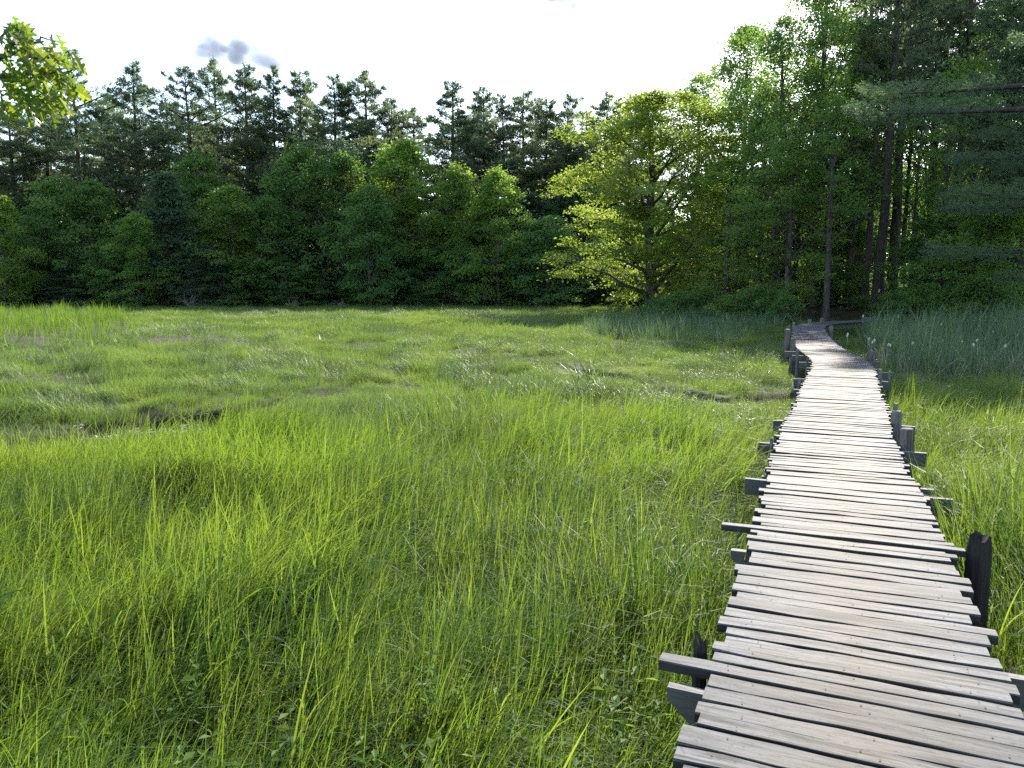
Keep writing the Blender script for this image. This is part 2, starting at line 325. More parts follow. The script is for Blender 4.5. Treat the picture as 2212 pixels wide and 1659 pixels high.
def plank_mesh(seed, wid):
    r = np.random.default_rng(seed); ns = 8; th = 0.042
    xs = np.linspace(-PW / 2, PW / 2, ns); xs[0] += r.uniform(-.012, .012); xs[-1] += r.uniform(-.012, .012)
    e0 = r.normal(0, 0.0032, ns); e1 = r.normal(0, 0.0032, ns); zz = np.convolve(r.normal(0, 0.003, ns + 2), np.ones(3) / 3, 'valid')
    if seed % 5 == 0: e1[r.integers(2, ns - 2)] -= 0.012
    ch = 0.0028; cup = r.uniform(-0.002, 0.003)
    prof = []
    for k in range(ns):
        a, b = -wid / 2 + e0[k], wid / 2 + e1[k]
        ex = 0.008 if k in (0, ns - 1) else 0
        prof.append([(a, -th), (a, -ch - ex * .5), (a + ch + ex * .4, zz[k]), ((a + b) / 2, zz[k] + cup), (b - ch - ex * .4, zz[k]), (b, -ch - ex * .5), (b, -th)])
    prof = np.array(prof); m = prof.shape[1]
    V = np.concatenate([np.repeat(xs, m)[:, None], prof.reshape(-1, 2)], 1)
    i = np.arange(ns - 1)[:, None] * m; j = np.arange(m)[None]; j2 = (j + 1) % m
    q = np.stack([i + j, i + j2, i + m + j2, i + m + j], -1).reshape(-1, 4)
    caps = np.stack([np.arange(m)[::-1], np.arange(m) + (ns - 1) * m])
    return V, [q, caps]
WIDS = [0.066, 0.075, 0.084, 0.093, 0.104, 0.118]
PLV = [[plank_mesh(100 + 7 * a + b, wd) for b in range(5)] for a, wd in enumerate(WIDS)]
PLM = [[None] * 5 for _ in WIDS]
s = 0.05; ip = 0; nails = MB(); farmb = MB()
N8 = np.arange(6) * math.pi / 3
ext = {}                                           # planks that stick out sideways: arc position -> (left, right) extra
for (px, py, e) in ((1560, 1455, (-0.22, 0)), (1605, 1138, (-0.20, 0.10))):
    xx, yy = ground_at(px, py, DECK); ext[deck_sl(xx, yy)[0]] = e
ext_done = set()
while s < SA[-1] - 0.2:
    pitch0 = 0.123
    a = int(np.clip(rg.normal(2.0 if s > 3.6 else 3.6, 1.2), 0, 5)); b = int(rg.integers(5)); wd = WIDS[a]; gap = abs(rg.normal(0.004, 0.005)) + 0.005
    cs = s + wd / 2; x, y, h = deck_pt(cs)
    rot = h - math.pi / 2 + rg.normal(0, 0.008); lx = rg.normal(0, 0.018); dz = rg.normal(0, 0.004); ro = rg.normal(0, 0.012); sxl = rg.normal(1.0, 0.012)
    for es, e in ext.items():
        if es not in ext_done and cs > es:
            ext_done.add(es); sxl = (PW + e[1] - e[0]) / PW; lx = (e[0] + e[1]) / 2; dz = 0.006
    x += lx * math.sin(h); y -= lx * math.cos(h)
    Vp, Fp = PLV[a][b]
    if ip < 298:
        if PLM[a][b] is None:
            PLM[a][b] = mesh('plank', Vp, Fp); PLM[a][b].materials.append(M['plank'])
        o = obj('plank', PLM[a][b], parent=bw, loc=(x, y, DECK + dz)); o.rotation_euler = (ro, rg.normal(0, 0.004), rot + (math.pi if rg.random() < .5 else 0)); o.scale = (sxl, 1, 1)
        if s < 9:
            for side in (-0.43, 0.0, 0.43):
                for kk in (-1, 1):
                    if rg.random() < 0.6:
                        nxp = side + rg.normal(0, .02); nyp = kk * wd * 0.22
                        wx = x + nxp * math.cos(rot) - nyp * math.sin(rot); wy = y + nxp * math.sin(rot) + nyp * math.cos(rot)
                        nails.add(np.c_[wx + 0.0042 * np.cos(N8), wy + 0.0042 * np.sin(N8), np.full(6, DECK + dz + 0.0045)], [np.arange(6)[None]])
    else:
        cr_, sr_ = math.cos(rot), math.sin(rot)
        farmb.add(np.c_[x + Vp[:, 0] * cr_ - Vp[:, 1] * sr_, y + Vp[:, 0] * sr_ + Vp[:, 1] * cr_, DECK + dz + Vp[:, 2]], Fp)
    ip += 1; s += wd + gap
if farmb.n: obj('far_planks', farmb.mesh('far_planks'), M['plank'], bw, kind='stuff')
obj('nail_heads', nails.mesh('nail_heads'), M['nail'], bw, kind='stuff')
# stringers under the planks
for side in (-0.43, 0.43):
    ss = np.arange(0, SA[-1] - 0.1, 0.4); x, y, h = deck_pt(ss); x = x + side * np.sin(h); y = y - side * np.cos(h)
    nrm = np.stack([np.sin(h), -np.cos(h)], -1) * 0.03; P2 = np.stack([x, y], -1); k = len(ss)
    V = np.concatenate([np.c_[P2 + nrm, np.full(k, DECK - .047)], np.c_[P2 - nrm, np.full(k, DECK - .047)], np.c_[P2 - nrm, np.full(k, DECK - .2)], np.c_[P2 + nrm, np.full(k, DECK - .2)]])
    i = np.arange(k - 1); F = [np.stack([i + a * k, i + 1 + a * k, i + 1 + ((a + 1) % 4) * k, i + ((a + 1) % 4) * k], -1) for a in range(4)]
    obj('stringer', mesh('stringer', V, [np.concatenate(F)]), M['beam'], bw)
# cross beams that stick out beside the deck
def beam(px, py, side, z=DECK - 0.05, hgt=0.14, th=0.045, brace=False, inner=0.15):
    x, y = ground_at(px, py, z); s_, l = deck_sl(x, y); cx, cy, h = deck_pt(s_)
    a, b = sorted((l, inner * side)); ln = b - a; mid = (a + b) / 2
    if brace:                                      # lower edge cut on the slant at the outer end
        o_ = -1 if side < 0 else 1; e = o_ * ln / 2
        pf = np.array([(e, 0), (e, -0.05), (e - o_ * 0.20, -0.24), (-e, -0.24), (-e, 0)])
        m = len(pf); V = np.concatenate([np.c_[pf[:, 0], np.full(m, -th / 2), pf[:, 1]], np.c_[pf[:, 0], np.full(m, th / 2), pf[:, 1]]])
        i = np.arange(m); j = (i + 1) % m
        me = mesh('cross_beam', V, [np.stack([i, j, j + m, i + m], -1), np.stack([i[::-1], i + m])])
    else:
        V = box_verts(ln, th, hgt); V[:, 2] -= hgt / 2; V[:, 0] += (V[:, 2] < -0.05) * 0.004
        me = mesh('cross_beam', V, [BOXF])
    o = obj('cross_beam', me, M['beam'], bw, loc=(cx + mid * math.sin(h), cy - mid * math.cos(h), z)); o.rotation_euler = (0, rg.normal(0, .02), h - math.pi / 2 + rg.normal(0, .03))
for px, py, br in ((1441, 1488, 1), (1578, 1190, 1), (1609, 1035, 0), (1637, 954, 0), (1670, 906, 0), (1714, 841, 0), (1714, 817, 0), (1742, 801, 0), (1743, 794, 0), (1726, 782, 0), (1711, 768, 0), (1695, 759, 0), (1687, 738, 0)):
    beam(px, py, -1, brace=bool(br))
for px, py in ((1645, 1027), (1671, 942)): beam(px, py, -1, hgt=0.09)
for px, py in ((2057, 1077), (2002, 980), (1977, 921), (1922, 823), (1928, 805), (1902, 782), (1817, 736)): beam(px, py, 1)
beam(2018, 1057, 1, hgt=0.09); beam(2300, 1470, 1, z=DECK - 0.045)
# posts
def post(px, ydeck, top, wpx, rot=False, taper=0.9, seed=0, lean=(0, 0)):
    x, y = ground_at(px, ydeck, DECK); s_, l = deck_sl(x, y); r = wpx / FPX * (y * cP + 1.6 * sP) / 2
    need = PW / 2 + r + 0.03
    if abs(l) < need:                              # clear of the plank ends
        cx, cy, h = deck_pt(s_); l = math.copysign(need, l); x, y = cx + l * math.sin(h), cy - l * math.cos(h)
    zt = height_at(top, y); zb = float(gz(x, y)) - 0.5; rr = np.random.default_rng(seed); n = 14 if rot else 10
    n = 22 if rot else 10; th = np.arange(n) * 2 * math.pi / n; rad = r * (1 + rr.normal(0, 0.07 if rot else 0.035, n)); zs = np.array([zb, 0.3, 0.55, zt - 0.02, zt])
    V = []
    for k, z in enumerate(zs):
        f = (1.06, 1.0, 0.98, taper, taper * 0.86)[k]; tz = z + (np.convolve(rr.uniform(-0.06, 0.02, n + 2), [.25, .5, .25], 'valid') if rot and k == 4 else (rr.normal(0, .003, n) if k == 4 else 0)) + (rr.uniform(-.09, -.05, n) if rot and k == 3 else 0)
        q = (z - zb) / (zt - zb)
        V.append(np.c_[x + lean[0] * q + rad * f * np.cos(th), y + lean[1] * q + rad * f * np.sin(th), np.broadcast_to(tz, (n,))])
    V.append(np.array([[x + lean[0], y + lean[1], zt - (0.06 if rot else 0.002)]])); V = np.concatenate(V); V[:, 0] -= x; V[:, 1] -= y
    i = np.arange(4)[:, None] * n; j = np.arange(n)[None]; j2 = (j + 1) % n
    q = np.stack([i + j, i + j2, i + n + j2, i + n + j], -1).reshape(-1, 4); jj = np.arange(n)
    cap = np.stack([4 * n + jj, 4 * n + (jj + 1) % n, np.full(n, 5 * n)], -1)
    return obj('post', mesh('post', V, [q, cap]), M['rot' if rot else 'post'], bw, loc=(x, y, 0))
post(2115, 1195, 1152, 50, True, 0.95, 1)['label'] = 'dark rotten post with a jagged top'
post(1537, 1400, 1368, 30, True, 0.9, 2)['label'] = 'splintered dark post stub with a ragged top'
for k, a in enumerate(((1957, 958, 925, 31), (1940, 912, 887, 22), (1931, 884, 870, 10), (1906, 818, 798, 8), (1919, 815, 801, 6), (1885, 776, 757, 15), (1698, 741, 711, 13), (1711, 752, 730, 11.5), (1708.5, 722, 704, 6),
                       (1725, 766, 756, 7), (1745, 781, 771, 5.5), (1734, 829, 817, 8), (1672, 962, 946, 8), (1713, 702, 695.5, 6), (1747, 695.5, 689.5, 9), (1775, 692.5, 687, 9), (1797, 712, 704, 9))):
    post(*a, seed=20 + k, lean=(rg.normal(0, .03), rg.normal(0, .03)))

# ------------------------------------------------------------------ trees
def folded_leaves(P, D, U, ln, wd):
    """kite leaves folded on the midrib: P base, D direction, U normal"""
    Sd = np.cross(D, U); Sd /= np.linalg.norm(Sd, axis=1)[:, None] + 1e-9
    mid = P + D * (ln * 0.45)[:, None]; dn = U * (wd * 0.18)[:, None]
    V = np.stack([P, mid + Sd * wd[:, None] * .5 + dn, P + D * ln[:, None] - dn * 0.5, mid - Sd * wd[:, None] * .5 + dn], 1).reshape(-1, 3)
    b = np.arange(len(P)) * 4
    F = np.concatenate([np.stack([b, b + 1, b + 2], -1), np.stack([b, b + 2, b + 3], -1)])
    return V, F
def unit(v): return v / (np.linalg.norm(v, axis=-1, keepdims=True) + 1e-9)
def broadleaf(name, seed, H, R, base, ncl, nleaf, leaf, cr=0.9, flat=0.5, tr=0.16, ex=0.75, shape='dome', lean=0.0, nlimb=14, sides=6, mat='maple', gap=0.5):
    r = np.random.default_rng(seed); tb = MB()
    tz = np.linspace(0, H * 0.86, 9); wob = np.cumsum(r.normal(0, 0.02 * H / 9 * 1.6, (9, 2)), 0); wob -= wob[0]
    TP = np.c_[wob[:, 0] + lean * tz, wob[:, 1], tz]; TR = tr * (1 - tz / H) ** 0.8 + 0.02; TR[0] *= 1.35
    tube(tb, TP, TR, sides + 2, 0.5)
    ph = r.uniform(0, 6.28, 6); am = r.uniform(0.1, 0.3, 6)
    def env(t, a):                                 # crown outline, uneven
        tt = np.clip((t - base) / (1 - base), 0.001, 0.999)
        if shape == 'dome': p = np.minimum(1, 0.5 + tt * 2.2) * (1 - tt ** 2.2) ** 0.55
        elif shape == 'cone': p = (1 - tt) ** 0.75 * np.minimum(1, tt * 8 + .4) + .04
        else: p = np.sqrt(np.clip(1 - tt ** 2, 0, 1))
        irr = 1 + am[0] * np.sin(a + ph[0]) + am[1] * np.sin(2 * a + 5 * t + ph[1]) + am[2] * np.sin(3 * a - 9 * t + ph[2]) + am[3] * np.sin(5 * a + 14 * t + ph[3])
        return R * p * irr
    # limbs
    limbs = []
    for k in range(nlimb):
        t0 = base * 0.8 + (0.8 - base * 0.8) * (k + r.uniform(0, .8)) / nlimb; a = k * 2.4 + r.normal(0, .4)
        t1 = min(0.97, t0 + r.uniform(0.04, 0.25)); L1 = env(t1, a) * 0.85
        p0 = np.array([np.interp(t0 * H, tz, TP[:, i]) for i in range(3)])
        p1 = np.array([math.cos(a) * L1 + lean * t1 * H, math.sin(a) * L1, t1 * H])
        pm = (p0 + p1) / 2 + np.array([0, 0, 0.08 * L1]) + r.normal(0, 0.06 * L1, 3)
        u = np.linspace(0, 1, 6)[:, None]; pp = (1 - u) ** 2 * p0 + 2 * u * (1 - u) * pm + u * u * p1
        pp[1:-1] += r.normal(0, 0.02 * L1 + .02, (4, 3))
        r0 = np.interp(t0 * H, tz, TR) * 0.5; tube(tb, pp, np.linspace(r0, 0.012, 6), sides - 1, 0.5, False); limbs.append(pp)
    LP = np.concatenate(limbs + [TP[4:]])
    # clumps
    cc = []; tries = 0
    while len(cc) < ncl and tries < ncl * 60:
        tries += 1
        t = base + (1 - base) * r.random() ** 0.85; a = r.uniform(0, 6.283); rho = env(t, a) * r.random() ** 0.42
        if math.sin(3.1 * a + 11 * t + ph[4]) * math.sin(17 * t - a + ph[5]) > gap: continue
        cc.append((math.cos(a) * rho + lean * t * H, math.sin(a) * rho, t * H))
    cc = np.array(cc); lim = np.linalg.norm(cc[:, :2], axis=1)
    for c in cc:
        i = int(np.argmin(((LP - c) ** 2).sum(1))); q = LP[i]
        m_ = (q + c) / 2 + np.array([0, 0, -.05]) + r.normal(0, .06, 3)
        tube(tb, [q, m_, c + np.array([0, 0, .05])], [0.028, 0.016, 0.006], 3, 0.5, False)
    sz = r.uniform(0.4, 1.4, len(cc)); cnt = (nleaf * sz ** 2 / np.mean(sz ** 2)).astype(int)
    ci = np.repeat(np.arange(len(cc)), cnt); k = len(ci)
    dirs = unit(r.normal(size=(k, 3))); rad = r.random(k) ** 0.5 * np.where(r.random(k) < .22, 1.7, 1.0)
    off = dirs * (rad * cr * sz[ci])[:, None]; off[:, 2] = off[:, 2] * flat - 0.15 * (off[:, 0] ** 2 + off[:, 1] ** 2) / cr
    P = cc[ci] + off
    P[:, 2] = np.maximum(P[:, 2], 0.12)
    outw = P - np.array([0, 0, H * 0.45]); outw = unit(outw)
    D = unit(off * np.array([1, 1, .3]) + outw * 0.3 + r.normal(0, 0.5, (k, 3)) + np.array([0, 0, -0.35]))
    U = unit(np.array([0, 0, 0.8]) + outw * 0.5 + r.normal(0, 0.6, (k, 3))); U = unit(U - D * (U * D).sum(1, keepdims=True))
    ln = leaf * r.uniform(0.7, 1.35, k); V, F = folded_leaves(P, D, U, ln, ln * r.uniform(.6, .85, k))
    tint = np.clip(r.normal(0.5, 0.22, k) + np.repeat(r.normal(0, 0.28, len(cc)), cnt), 0, 1)
    cm = mesh(name + '_crown', V, [F], np.repeat(tint, 4)); cm.materials.append(M[mat])
    tm = tb.mesh(name + '_trunk', True); tm.materials.append(M['bark'])
    return dict(trunk=tm, crown=cm, H=H, R=R)
def conifer(name, seed, H, Lmax, z0, whorl=0.75, per=5, tl=0.42, tw=0.066, dens=30, needles=5, tr=0.3, up=0.12, mat='pine', droop=0.0, peak=0.35, stubs=True, arms=0.5, thick=0.0):
    r = np.random.default_rng(seed); tb = MB()
    tz = np.linspace(0, H, 10); TP = np.c_[np.cumsum(r.normal(0, .05, 10)), np.cumsum(r.normal(0, .05, 10)), tz]; TP[:, :2] -= TP[0, :2]
    TR = tr * (1 - tz / H) ** 0.75 + 0.02; TR[0] *= 1.2; tube(tb, TP, TR, 9, 0.5)
    P, D, T = [], [], []; z = z0 * H; a0 = 0
    while z < H * 0.985:
        t = (z / H - z0) / (1 - z0); a0 += r.uniform(0.3, 1.2)
        prof = np.interp(t, [0, peak * .5, peak, 0.75, 1], [0.6, 0.95, 1.0, 0.50, 0.08])
        wl = r.uniform(.65, 1.2); sb = r.uniform(0, 6.28)
        for b in range(per):
            if r.random() < 0.16: continue
            a = a0 + b * 6.283 / per + r.normal(0, .25); Lb = Lmax * prof * wl * (1 + .25 * math.cos(a - sb)) * r.choice([r.uniform(0.35, .75), r.uniform(0.75, 1.2)])
            if Lb < 0.25: Lb = 0.25
            c = np.array([np.interp(z, tz, TP[:, 0]), np.interp(z, tz, TP[:, 1]), z + r.normal(0, .12)])
            u = np.linspace(0, 1, 6); rise = (up + (0.55 * t ** 2)) * Lb * u + 0.10 * Lb * u ** 2 - droop * Lb * u ** 1.5
            side = r.normal(0, .12) * Lb * u ** 2
            pp = np.c_[c[0] + math.cos(a) * Lb * u - math.sin(a) * side, c[1] + math.sin(a) * Lb * u + math.cos(a) * side, c[2] + rise]
            tube(tb, pp, np.linspace(0.02 + 0.016 * Lb, 0.006, 6), 4, 0.5, False)
            nt_ = max(5, int(dens * Lb)); uu = 1 - (1 - arms * 0.6) * r.random(nt_) ** 1.25
            fan = r.uniform(-1, 1, nt_) * arms * Lb * np.sqrt(np.clip(1.12 - uu, 0, 1)) * 1.15 + r.normal(0, 0.05, nt_)
            ux = np.interp(uu, u, pp[:, 0]) - math.sin(a) * fan; uy = np.interp(uu, u, pp[:, 1]) + math.cos(a) * fan
            uz = np.interp(uu, u, pp[:, 2]) + np.abs(r.normal(0, .09, nt_)) + thick * r.normal(0, 1, nt_) - 0.1 * np.abs(fan) * (droop > 0)
            P.append(np.c_[ux, uy, uz])
            dv = np.c_[math.cos(a) - math.sin(a) * fan / Lb * 1.2, math.sin(a) + math.cos(a) * fan / Lb * 1.2, np.full(nt_, 0.45 - droop * 1.2)]
            D.append(unit(dv + r.normal(0, .2, (nt_, 3)))); T.append(np.full(nt_, r.normal(0.45, .2)))
        z += whorl * r.uniform(.75, 1.25) * (1 - 0.35 * t)
    # leader
    k = 12; P.append(np.c_[np.full(k, TP[-1, 0]), np.full(k, TP[-1, 1]), np.linspace(H - .8, H, k)]); D.append(unit(r.normal(0, .45, (k, 3)) + np.array([0, 0, 1]))); T.append(np.full(k, .5))
    if stubs:
        for b in range(26):
            zz = r.uniform(0.18, z0 + .08) * H; a = r.uniform(0, 6.28); l = r.uniform(.4, 2.0); q = np.array([np.interp(zz, tz, TP[:, 0]), np.interp(zz, tz, TP[:, 1]), zz])
            tube(tb, [q, q + np.array([math.cos(a) * l, math.sin(a) * l, r.uniform(-.15, .12) * l])], [.025, .006], 3, .5, False)
    P = np.concatenate(P); D = np.concatenate(D); T = np.concatenate(T); k = len(P)
    P = np.repeat(P, needles, 0); T = np.repeat(T, needles); Dn = unit(np.repeat(D, needles, 0) + r.normal(0, .5, (k * needles, 3)))
    P = P + r.normal(0, 0.05, P.shape)
    U = unit(np.array([0, 0, 1.0]) + r.normal(0, .6, P.shape)); Sd = unit(np.cross(Dn, U)); ln = tl * r.uniform(.6, 1.2, len(P)); wd = tw * r.uniform(.7, 1.3, len(P))
    V = np.stack([P - Sd * wd[:, None] * .35, P + Dn * (ln * .6)[:, None] + Sd * wd[:, None] * .6, P + Dn * ln[:, None], P + Dn * (ln * .55)[:, None] - Sd * wd[:, None] * .6], 1).reshape(-1, 3)
    F = (np.arange(len(P)) * 4)[:, None] + np.arange(4)[None]
    tint = np.clip(np.repeat(T + 0, 4) + np.repeat(r.normal(0, .15, len(P)), 4), 0, 1)
    cm = mesh(name + '_crown', V, [F], tint); cm.materials.append(M[mat]); tm = tb.mesh(name + '_trunk', True); tm.materials.append(M['pbark'])
    return dict(trunk=tm, crown=cm, H=H, R=Lmax)

PR = {}
PR['maple'] = [broadleaf('maple', 31 + k, 14, 4.0, 0.02, 230, 62, 0.24, 0.80, 0.5, 0.17, gap=0.2) for k in range(3)]
PR['wood'] = [broadleaf('wood_maple', 41 + k, 20, 4.6, (0.28, 0.14)[k], 240, 72, 0.175, 0.80, 0.52, 0.24, nlimb=22, gap=0.2) for k in range(2)]
PR['stem'] = [broadleaf('slender_tree', 45 + k, 20, 4.2, 0.42, 80, 50, 0.22, 0.8, 0.5, 0.30, nlimb=14, gap=0.2) for k in range(2)]
PR['oak'] = [broadleaf('spreading_oak', 56, 19.5, 8.6, 0.06, 520, 92, 0.20, 0.85, 0.5, 0.42, ex=0.62, nlimb=34, gap=0.35, mat='oak')]
PR['hem'] = [broadleaf('hemlock', 61, 13, 3.2, 0.03, 210, 60, 0.26, 0.85, 0.3, 0.15, shape='cone', nlimb=26, mat='hemlock')]
PR['shrub'] = [broadleaf('shrub', 71 + k, 3.0, 1.9, 0.0, 60, 80, 0.14, 0.5, 0.6, 0.05, shape='half', nlimb=10, sides=5) for k in range(2)]
PR['pine'] = [conifer('white_pine', 81, 25, 4.4, 0.32), conifer('white_pine', 82, 25, 4.0, 0.40, per=5), conifer('white_pine', 83, 25, 4.8, 0.30, whorl=0.85), conifer('white_pine', 84, 25, 3.8, 0.48, whorl=0.9, per=4), conifer('white_pine', 85, 25, 5.0, 0.44, whorl=1.05, per=4, peak=.55), conifer('white_pine', 86, 25, 4.2, 0.36, whorl=.95, per=5, peak=.2)]
PR['nearpine'] = [conifer('near_pine', 91, 24, 7.6, 0.13, whorl=1.3, per=5, tl=0.24, tw=0.028, dens=62, needles=7, tr=0.34, up=0.02, droop=0.10, stubs=False, arms=0.5, thick=0.16)]
rt = np.random.default_rng(5)
NAMES = dict(stem='maple_tree', maple='maple_tree', wood='maple_tree', oak='oak_tree', hem='hemlock_tree', shrub='shrub', pine='pine_tree', nearpine='pine_tree')
def tree(kind, px, top, y, width=None, label=None, group=None, tint=(1, 1, 1), v=None, cat=None, x=None, rz=None, lean=0, H=None):
    """one tree: px its picture column, top the picture row of its top, y its distance, width its picture width"""
    ps = PR[kind]; p = ps[v if v is not None else int(rt.integers(len(ps)))]
    X = x if x is not None else x_at(px, y); z = float(gz(X, y)) - 0.05
    H = H or (height_at(top, y) - z); sh = H / p['H']; sw = sh if width is None else (width / FPX * y) / (2 * p['R'])
    c = cat or ('shrub' if kind == 'shrub' else 'tree')
    t = thing(NAMES[kind], label, c, (X, y, z), group)
    t.rotation_euler = (0, lean, rt.uniform(0, 6.28) if rz is None else rz); t.scale = (sw, sw, sh)
    a = obj('trunk', p['trunk'], parent=t); b = obj('crown', p['crown'], parent=t); b.color = (*tint, 1)
    return t
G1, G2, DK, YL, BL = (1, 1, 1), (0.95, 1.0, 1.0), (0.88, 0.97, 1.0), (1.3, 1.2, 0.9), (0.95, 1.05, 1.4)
ordn = 'first second third fourth fifth sixth seventh eighth ninth tenth eleventh twelfth thirteenth fourteenth fifteenth sixteenth seventeenth eighteenth nineteenth twentieth twenty-first twenty-second twenty-third twenty-fourth'.split()
# the far skyline of pines, left to right
for px, top, y, wd, v, lab in (
    (-120, 210, 98, 150, 0, None), (-40, 190, 101, 150, 2, None),
    (45, 222, 96, 130, 1, 'tall pine at the left edge, its top behind the hanging oak leaves'),
    (118, 200, 103, 120, 3, 'tall pine just right of the hanging oak leaf tips'),
    (192, 115, 97, 150, 0, 'tallest pine on the left, pointed top right of the oak leaves'),
    (255, 205, 106, 120, 1, 'lower pine filling the gap between the two tallest left pines'),
    (312, 136, 97, 140, 2, 'broad topped dark pine standing apart on the left skyline'),
    (378, 215, 105, 120, 3, 'short pine in the dip left of the grey cloud'),
    (430, 152, 98, 150, 0, 'wide rounded pine top under the left end of the cloud'),
    (490, 132, 102, 110, 3, 'narrow pine top reaching into the middle of the cloud'),
    (546, 138, 97, 110, 1, 'slim pine with bare stem in front of the right end of the cloud'),
    (606, 148, 99, 120, 2, 'pine just right of the grey cloud'),
    (664, 156, 102, 115, 1, 'pine second to the right of the grey cloud'),
    (735, 168, 98, 140, 0, 'bushy pine left of the forked skyline pine'),
    (806, 157, 100, 130, 3, 'forked open pine at the left side of the big skyline gap'),
    (850, 215, 104, 120, 1, 'side pine with long arms reaching into the big skyline gap'),
    (905, 235, 108, 110, 3, 'low sparse pine in the big gap of the skyline'),
    (985, 180, 99, 170, 2, 'dense dark pine at the right side of the big skyline gap'),
    (1048, 192, 103, 110, 1, 'pine above the right shoulder of the round sunlit maple'),
    (1090, 206, 101, 110, 0, 'first small pine right of the round sunlit maple'),
    (1132, 198, 105, 110, 3, 'thin pine over the dark notch of the tree line'),
    (1176, 212, 100, 110, 1, 'pine straight over the blue grey tree'),
    (1218, 207, 103, 120, 0, 'pine left of the low dip beside the big oak'),
    (1262, 240, 106, 120, 2, 'low pine in the dip left of the big oak crown'),
    (1300, 196, 101, 110, 3, 'open topped pine next to the big oak crown'),
    (1352, 202, 104, 110, 3, 'flat topped sparse pine peering over the big oak crown')):
    grp = 'pines along the far skyline'
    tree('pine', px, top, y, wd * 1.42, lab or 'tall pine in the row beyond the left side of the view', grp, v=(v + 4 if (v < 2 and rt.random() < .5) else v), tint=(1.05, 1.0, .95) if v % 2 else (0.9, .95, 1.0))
# broadleaf trees standing in front of them
for kind, px, top, y, wd, tint, lab in (
    ('maple', -90, 420, 82, 170, G1, 'broadleaf tree beyond the left side of the view'),
    ('maple', 12, 425, 79, 130, YL, 'yellow green maple cut by the left edge of the view'),
    ('maple', 80, 470, 86, 120, DK, 'dim broadleaf tree behind the yellow green one at the left edge'),
    ('maple', 135, 385, 85, 150, G1, 'round topped maple under the lone bare pine trunk at left'),
    ('maple', 212, 392, 87, 140, G2, 'dim green maple left of the pale conical one'),
    ('maple', 300, 462, 80, 120, (1.15, 1.15, .95), 'pale green conical maple leafed down to the marsh edge'),
    ('hem', 372, 375, 83, 140, (1.1, 1.15, 1.2), 'grey green hemlock right of the pale conical maple'),
    ('maple', 440, 330, 91, 160, G2, 'tall dim maple behind the grey green hemlock'),
    ('maple', 508, 405, 84, 150, (1.1, 1.05, .9), 'maple with a small sunlit yellow tip, under the slim pine'),
    ('maple', 585, 430, 86, 140, G2, 'dark maple between the yellow tipped one and the wide one'),
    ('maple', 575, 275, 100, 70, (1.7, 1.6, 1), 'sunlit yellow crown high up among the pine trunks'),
    ('maple', 655, 318, 90, 180, G2, 'wide dim maple left of the sunlit group'),
    ('maple', 745, 335, 89, 150, G1, 'green maple leaning on the left of the round sunlit maple'),
    ('maple', 800, 405, 84, 130, DK, 'dark lower maple in front of the round sunlit maple'),
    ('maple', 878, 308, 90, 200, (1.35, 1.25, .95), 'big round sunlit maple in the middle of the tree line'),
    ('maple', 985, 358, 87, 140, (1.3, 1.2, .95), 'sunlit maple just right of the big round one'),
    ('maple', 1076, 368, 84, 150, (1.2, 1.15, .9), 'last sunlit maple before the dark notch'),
    ('hem', 1150, 420, 92, 130, DK, 'dark hemlock in the notch of the tree line'),
    ('maple', 1185, 470, 83, 150, BL, 'blue grey leaved tree left of the big oak'),
    ('hem', 1250, 360, 96, 150, DK, 'dark hemlock behind the left side of the big oak')):
    tree(kind, px, top, y, wd * 1.15, lab, 'broadleaf trees along the far marsh edge', tint)  # maples labelled sunlit carry that light in a brighter, yellower leaf tint
# low growth at the feet of the far trees
ANCH = [(-90, 'beyond the left side of the view'), (12, "the yellow green edge maple"), (135, 'the round topped maple'), (230, "the dim maple by the pale one"), (300, 'the pale conical maple'), (372, 'the grey green hemlock'), (440, 'the tall dim maple'), (508, 'the yellow tipped maple'),
        (585, "the dark narrow maple"), (655, 'the wide dim maple'), (760, "the leaning green maple"), (878, 'the big round sunlit maple'), (985, 'the second sunlit maple'), (1076, 'the last sunlit maple'), (1185, 'the blue grey tree'), (1290, 'the left boughs of the big oak'), (1400, 'the big oak trunk')]
LOWPX = list(range(-120, 1420, 46)); near_ = [min(ANCH, key=lambda a: abs(a[0] - px)) for px in LOWPX]
def low_label(k):
    a = near_[k]; sib = [q for q in range(len(LOWPX)) if near_[q] is a]; i = sib.index(k); kd = ('feathery', 'leafy', 'bushy')[k % 3]
    if a[0] < 0: return 'low dark tree beyond the left side of the view'
    w_ = ['under'] if len(sib) == 1 else (['at the left foot of', 'at the right foot of'] if len(sib) == 2 else ['at the left foot of', 'right under', 'at the right foot of', 'farther right below'])
    return 'low %s tree %s %s' % (kd, w_[i].replace('the ', ''), a[1])
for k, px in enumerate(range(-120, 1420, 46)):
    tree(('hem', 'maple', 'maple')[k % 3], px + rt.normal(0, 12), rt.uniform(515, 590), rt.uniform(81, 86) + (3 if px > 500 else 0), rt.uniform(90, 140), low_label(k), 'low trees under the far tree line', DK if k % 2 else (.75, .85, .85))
for k in range(25):
    tree('pine', -140 + k * 64 + rt.normal(0, 20), rt.uniform(240, 300), rt.uniform(110, 126), 160, 'pine showing between the skyline pines from farther back', 'pines farther back', (1.1, 1.1, 1.1))
for k in range(22):
    tree('hem' if k % 2 else 'maple', -120 + k * 72 + rt.normal(0, 15), rt.uniform(420, 480), rt.uniform(94, 99), 150, 'dim tree deep inside the far wood', 'trees deep in the far wood', DK)
for k in range(46):                                 # the wood goes on behind
    y = rt.uniform(104, 132); px = rt.uniform(-160, 1420)
    tree('hem' if k % 3 else 'maple', px, rt.uniform(390, 480), y, rt.uniform(110, 170), 'dim tree deep inside the far wood', 'trees deep in the far wood', DK)

